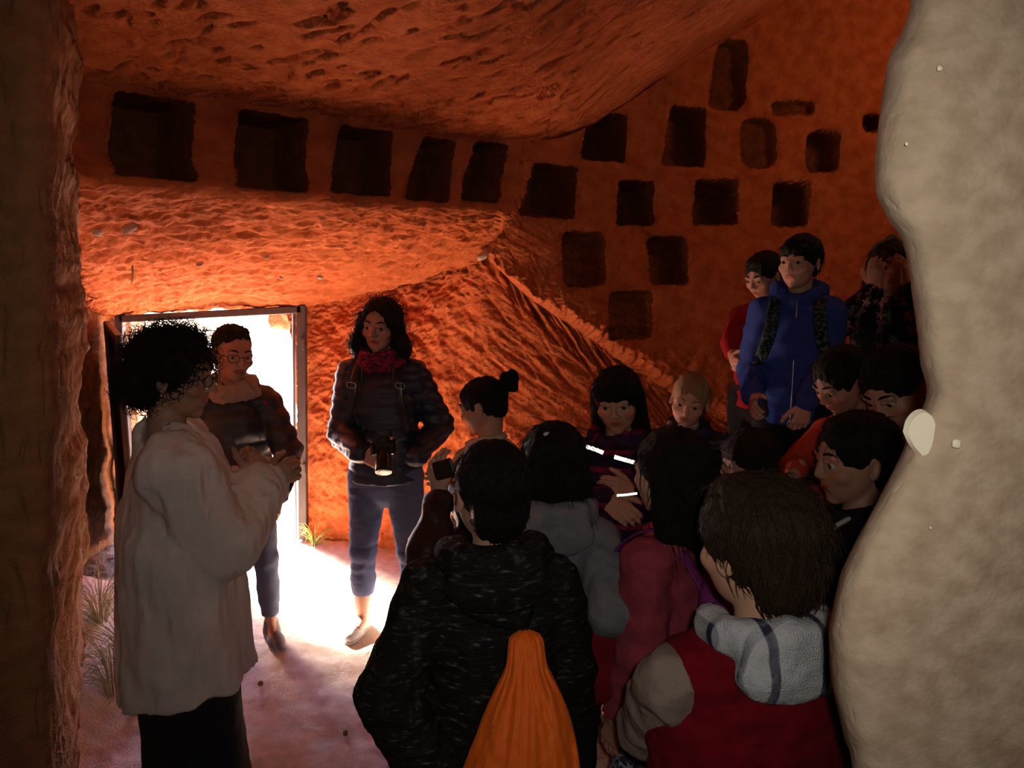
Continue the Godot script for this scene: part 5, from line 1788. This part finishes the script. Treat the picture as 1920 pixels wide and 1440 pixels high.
func camera_in_hand(P: Dictionary) -> void:
	var T: Transform3D = (P.node as Node3D).transform
	var c := at(720, 838, 3.22)
	var cam := thing("camera", "black camera on a neck strap, held by the woman in the navy jacket", "camera", c, 0.1)
	var st := SurfaceTool.new()
	st.begin(Mesh.PRIMITIVE_TRIANGLES)
	add_box(st, Transform3D(Basis.IDENTITY, Vector3.ZERO), Vector3(0.10, 0.062, 0.05), 0.008)
	add_box(st, Transform3D(Basis.IDENTITY, Vector3(0, 0.034, 0)), Vector3(0.04, 0.026, 0.045), 0.006)
	add_box(st, Transform3D(Basis.IDENTITY, Vector3(-0.045, -0.004, 0.012)), Vector3(0.022, 0.058, 0.04), 0.008)
	put("camera_body", st.commit(), M.black_plastic, cam)
	var dn := Vector3(0.0, -0.82, 0.57).normalized()
	put("lens", tube([dn * 0.012, dn * 0.05, dn * 0.052, dn * 0.10, dn * 0.102, dn * 0.112], [0.031, 0.031, 0.034, 0.034, 0.036, 0.036], 24), M.black_plastic, cam)
	put("lens_ring", tube([dn * 0.1125, dn * 0.1165], [0.0345, 0.0345], 24), M.grey_metal, cam)
	put("front_element", tube([dn * 0.1165, dn * 0.118], [0.030, 0.029], 24), M.black_plastic, cam)
	put("mode_dial", tube([Vector3(0.032, 0.03, 0), Vector3(0.032, 0.042, 0)], [0.010, 0.010], 14), M.grey_metal, cam)
	for s in [-1.0, 1.0]:
		var sh: Vector3 = T * ((P.nb as Vector3) + Vector3(s * 0.075, -0.02, 0.125)) - c
		var mid: Vector3 = T * Vector3(s * 0.062, 0.62 * P.H, 0.145) - c
		sh = cam.basis.inverse() * sh
		mid = cam.basis.inverse() * mid
		put("strap", tube(curve_pts([sh, mid, Vector3(s * 0.054, 0.028, 0.0)], 10), [0.007], 6, 0.25, Vector3(0, 0, 1)), M.black_plastic, cam)
	# the rucksack straps of her day pack show a bright buckle
	var pk := thing("day_pack", "black day pack worn by the woman in the navy jacket, its straps over her shoulders", "backpack", T.origin, (P.node as Node3D).rotation.y)
	for s in [-1.0, 1.0]:
		var sh2: Vector3 = P.S[0 if s > 0 else 1]
		var pts := [sh2 + Vector3(-s * 0.055, 0.05, -0.09), sh2 + Vector3(-s * 0.050, 0.085, 0.0), sh2 + Vector3(-s * 0.045, 0.02, 0.105), sh2 + Vector3(-s * 0.035, -0.10, 0.135), sh2 + Vector3(-s * 0.0, -0.24, 0.10), sh2 + Vector3(s * 0.01, -0.28, -0.06)]
		put("strap", tube(curve_pts(pts, 14), [0.017], 8, 0.28, Vector3(0, 0.3, 1)), M.black_plastic, pk)
		var bk := put("buckle", tube(curve_pts([pts[3] + Vector3(-0.018, 0.026, 0.012), pts[3] + Vector3(0.018, 0.022, 0.012), pts[3] + Vector3(0.02, 0.0, 0.013), pts[3] + Vector3(-0.016, 0.004, 0.013), pts[3] + Vector3(-0.018, 0.026, 0.012)], 12), [0.0024], 6), M.grey_metal, pk)
		bk.position = Vector3(0, 0.06, 0.004)
	put_net("pack_body", func(): return net_mesh([ell((P.chs as Vector3) + Vector3(0, -0.10, -0.19), Vector3(0.13, 0.19, 0.07), 0.03), ell((P.chs as Vector3) + Vector3(0, -0.20, -0.21), Vector3(0.12, 0.10, 0.08), 0.03)], 0.014, 0.006, 2.0), M.black_cloth, pk)

func drawstring(P: Dictionary) -> void:
	# an orange drawstring sack: gathered at the top, hanging over his right shoulder blade, widening to the bottom
	var T: Transform3D = (P.node as Node3D).transform
	var top := at(985, 1172, 1.44)
	var sack := thing("drawstring_sack", "orange satin drawstring sack hanging pleated on the back of the boy in black", "bag", top)
	var n := 96
	var rows := 60
	var v := PackedVector3Array()
	var idx := PackedInt32Array()
	var bl := at(846, 1500, 1.36) - top
	var br := at(1088, 1480, 1.36) - top
	for j in rows + 1:
		var t := float(j) / rows
		var wv := pow(t, 0.85)
		var left := bl * t + Vector3(-0.012, 0, 0) * sin(t * PI)
		var right := br * t + Vector3(0.030, 0, 0) * sin(t * PI)
		var mid := (left + right) * 0.5
		var hw := (right - left) * 0.5
		var thick := 0.012 + 0.060 * sin(minf(t * 1.05, 1.0) * PI * 0.62)
		hw += Vector3(0.026, 0, 0) * (1.0 - ss(0.0, 0.25, t)) * sqrt(ss(-0.001, 0.05, t))
		thick *= sqrt(ss(-0.002, 0.04, t))
		for i in n:
			var a := TAU * i / n
			var pl := 1.0 + 0.55 * (0.35 + 0.65 * (1.0 - t)) * 0.22 * sin(a * 17.0 + 1.2 * n_mid.get_noise_1d(a * 0.4 + t * 0.1) * 6.0) * ss(0.0, 0.08, t)
			var crease := 0.006 * n_mid.get_noise_3d(cos(a) * 0.3, t * 0.6, sin(a) * 0.3)
			v.append(mid + hw * cos(a) * (1.0 + 0.02 * sin(a * 9.0)) + Vector3(0, 0, 0.02 + sin(a) * thick * pl + crease * 2.0) + Vector3(0, -0.012 * sin(a * 17.0) * t * 0.2, 0))
	for j in rows:
		for i in n:
			var a := j * n + i
			var b := j * n + (i + 1) % n
			idx.append_array([a, b, a + n, b, b + n, a + n])
	v.append(Vector3(0, 0.004, 0.02))
	v.append((bl + br) * 0.5 + Vector3(0, -0.01, 0.02))
	for i in n:
		idx.append_array([v.size() - 2, (i + 1) % n, i, v.size() - 1, rows * n + i, rows * n + (i + 1) % n])
	var nn := smooth_normals(v, idx)
	if nn[30 * n + n / 4].z < 0:
		for q in range(0, idx.size(), 3):
			var s := idx[q + 1]
			idx[q + 1] = idx[q + 2]
			idx[q + 2] = s
		nn = smooth_normals(v, idx)
	put("sack", to_mesh(arrays(v, nn, idx)), M.orange_satin, sack)
	# black cords over the shoulders and down to the eyelets
	for s in [0, 1]:
		var sh: Vector3 = T * ((P.S[s] as Vector3) + Vector3(-0.05 if s == 0 else 0.05, 0.075, 0.0))
		var back: Vector3 = T * ((P.S[s] as Vector3) + Vector3(-0.06 if s == 0 else 0.06, 0.0, -0.105))
		put("cord", tube(curve_pts([Vector3(0, 0.0, 0.02), back - top, sh - top], 12), [0.004], 6), M.black_cloth, sack)
	var eye := put("corner_patch", ball(0.016, 10), M.black_plastic, sack)
	eye.position = at(1070, 1422, 1.36) - top
	eye.scale = Vector3(1.2, 0.9, 0.6)

func bag_on_back(P: Dictionary, called: String, label: String, mat_: String, off: Vector3, r: Vector3) -> void:
	var T: Transform3D = (P.node as Node3D).transform
	var c: Vector3 = (P.nb as Vector3) + off
	var b := thing(called, label, "backpack", T.origin, (P.node as Node3D).rotation.y)
	put_net("pack_body", func(): return net_mesh([ell(c + Vector3(0, -0.05, 0), Vector3(r.x, r.y * 0.8, r.z), 0.05), ell(c + Vector3(0, 0.08, 0.01), Vector3(r.x * 0.9, r.y * 0.6, r.z * 0.85), 0.05)], 0.009, 0.008, 2.4), M[mat_], b)
	put_net("pocket", func(): return net_mesh([ell(c + Vector3(0, -0.08, -r.z * 0.8), Vector3(r.x * 0.75, r.y * 0.42, 0.03), 0.02)], 0.008, 0.004, 2.4), M[mat_], b)
	for s in [0, 1]:
		var sh: Vector3 = P.S[s]
		var e := -1.0 if s == 0 else 1.0
		put("strap", tube(curve_pts([c + Vector3(-e * r.x * 0.5, r.y * 0.7, 0.04), sh + Vector3(e * 0.045, 0.082, -0.02), sh + Vector3(e * 0.04, 0.0, 0.115), sh + Vector3(e * 0.015, -0.16, 0.11)], 12), [0.017], 8, 0.28, Vector3(0, 0.3, 1)), M[mat_], b)

func straps(P: Dictionary) -> void:
	var T: Transform3D = (P.node as Node3D).transform
	var b := thing("backpack", "dark patterned backpack of the boy in blue, its straps over his shoulders", "backpack", T.origin, (P.node as Node3D).rotation.y)
	for s in [0, 1]:
		var sh: Vector3 = P.S[s]
		var e := -1.0 if s == 0 else 1.0
		put("strap", tube(curve_pts([sh + Vector3(e * 0.045, 0.04, -0.10), sh + Vector3(e * 0.042, 0.074, 0.0), sh + Vector3(e * 0.040, 0.02, 0.098), sh + Vector3(e * 0.025, -0.10, 0.122), sh + Vector3(-e * 0.01, -0.20, 0.10), sh + Vector3(-e * 0.01, -0.24, -0.04)], 16), [0.026], 10, 0.25, Vector3(0, 0.3, 1)), M.camo_strap, b)
	put_net("pack_body", func(): return net_mesh([ell((P.chs as Vector3) + Vector3(0, -0.07, -0.18), Vector3(0.12, 0.17, 0.07), 0.03), ell((P.chs as Vector3) + Vector3(0, -0.16, -0.20), Vector3(0.11, 0.09, 0.075), 0.03)], 0.013, 0.006, 2.0), M.camo_strap, b)

func reflective(P: Dictionary) -> void:
	# strips of reflective tape across the chest and the cuff, bulging so that they always face the lens somewhere
	var inv: Transform3D = P.inv
	var sets := [[[1096, 836, 2.60], [1114, 842, 2.585], [1131, 849, 2.58]], [[1153, 857, 2.575], [1174, 863, 2.585], [1192, 868, 2.60]], [[1157, 929, 2.50], [1172, 928, 2.49], [1194, 925, 2.50]]]
	for k in 3:
		var o: MeshInstance3D
		var ps := []
		for q in sets[k]: ps.append(at(q[0], q[1], q[2]))
		var st := SurfaceTool.new()
		st.begin(Mesh.PRIMITIVE_TRIANGLES)
		for i in 2:      # two flat lengths of tape, tilted up towards the visitors
			var mid: Vector3 = (ps[i] + ps[i + 1]) * 0.5
			var x: Vector3 = (ps[i + 1] - ps[i]).normalized()
			var z := (EYE + Vector3(0.015, 0.015, 0) - mid).normalized()
			var y := z.cross(x).normalized()
			x = y.cross(z)
			add_box(st, inv * Transform3D(Basis(x, y, z), mid), Vector3((ps[i + 1] - ps[i]).length() + 0.002, 0.015 if k < 2 else 0.009, 0.004), 0.001)
		o = put("reflective_strip", st.commit(), M.reflector, P.node)
		o.set_meta("label", "shining reflective strip")

func piping(P: Dictionary) -> void:
	var inv: Transform3D = P.inv
	var pts := []
	for q in [[1592, 972, 1.80], [1556, 994, 1.76], [1532, 1022, 1.74], [1516, 1062, 1.735], [1504, 1106, 1.73]]: pts.append(inv * at(q[0], q[1], q[2]))
	var o := put("piping", tube(curve_pts(pts, 16), [0.006], 8), M.grey_piping, P.node)
	o.set_meta("label", "pale piping along the sleeve")

func build_carried() -> void:
	# the dark red school bag between the boy in black and the girl in pink
	var c := at(1118, 1222, 1.95)
	var bag := thing("school_bag", "dark red school bag with a blue patch behind the arm of the boy in black", "bag", c)
	put_net("bag_body", func(): return net_mesh([ell(Vector3(0, -0.03, 0), Vector3(0.085, 0.125, 0.06), 0.04), ell(Vector3(0, 0.05, 0), Vector3(0.065, 0.08, 0.05), 0.04)], 0.008, 0.006, 2.0), M.maroon_bag, bag)
	put_net("front_pocket", func(): return net_mesh([ell(Vector3(0.01, -0.06, 0.05), Vector3(0.06, 0.06, 0.03), 0.02)], 0.007, 0.003, 2.0), M.maroon_bag, bag)
	put_net("patch", func(): return net_mesh([ell(Vector3(0.0, 0.055, 0.046), Vector3(0.020, 0.026, 0.010), 0.01)], 0.004), M.blue_patch, bag)
	put("handle", tube(curve_pts([Vector3(-0.03, 0.12, 0), Vector3(-0.035, 0.165, 0), Vector3(-0.01, 0.17, 0), Vector3(0.01, 0.12, 0)], 12), [0.007], 8), M.maroon_bag, bag)
	# the dark phone in the raised hand
	var ph := thing("phone", "dark phone lifted by the child in the brown padded jacket", "phone", at(832, 880, 2.18), -0.5)
	ph.rotation.z = 0.35
	put("case", box(Vector3(0.075, 0.055, 0.014), 0.006), M.black_plastic, ph)
	put("screen", box(Vector3(0.066, 0.046, 0.003), 0.001), M.eye_iris, ph).position = Vector3(0, 0, 0.007)
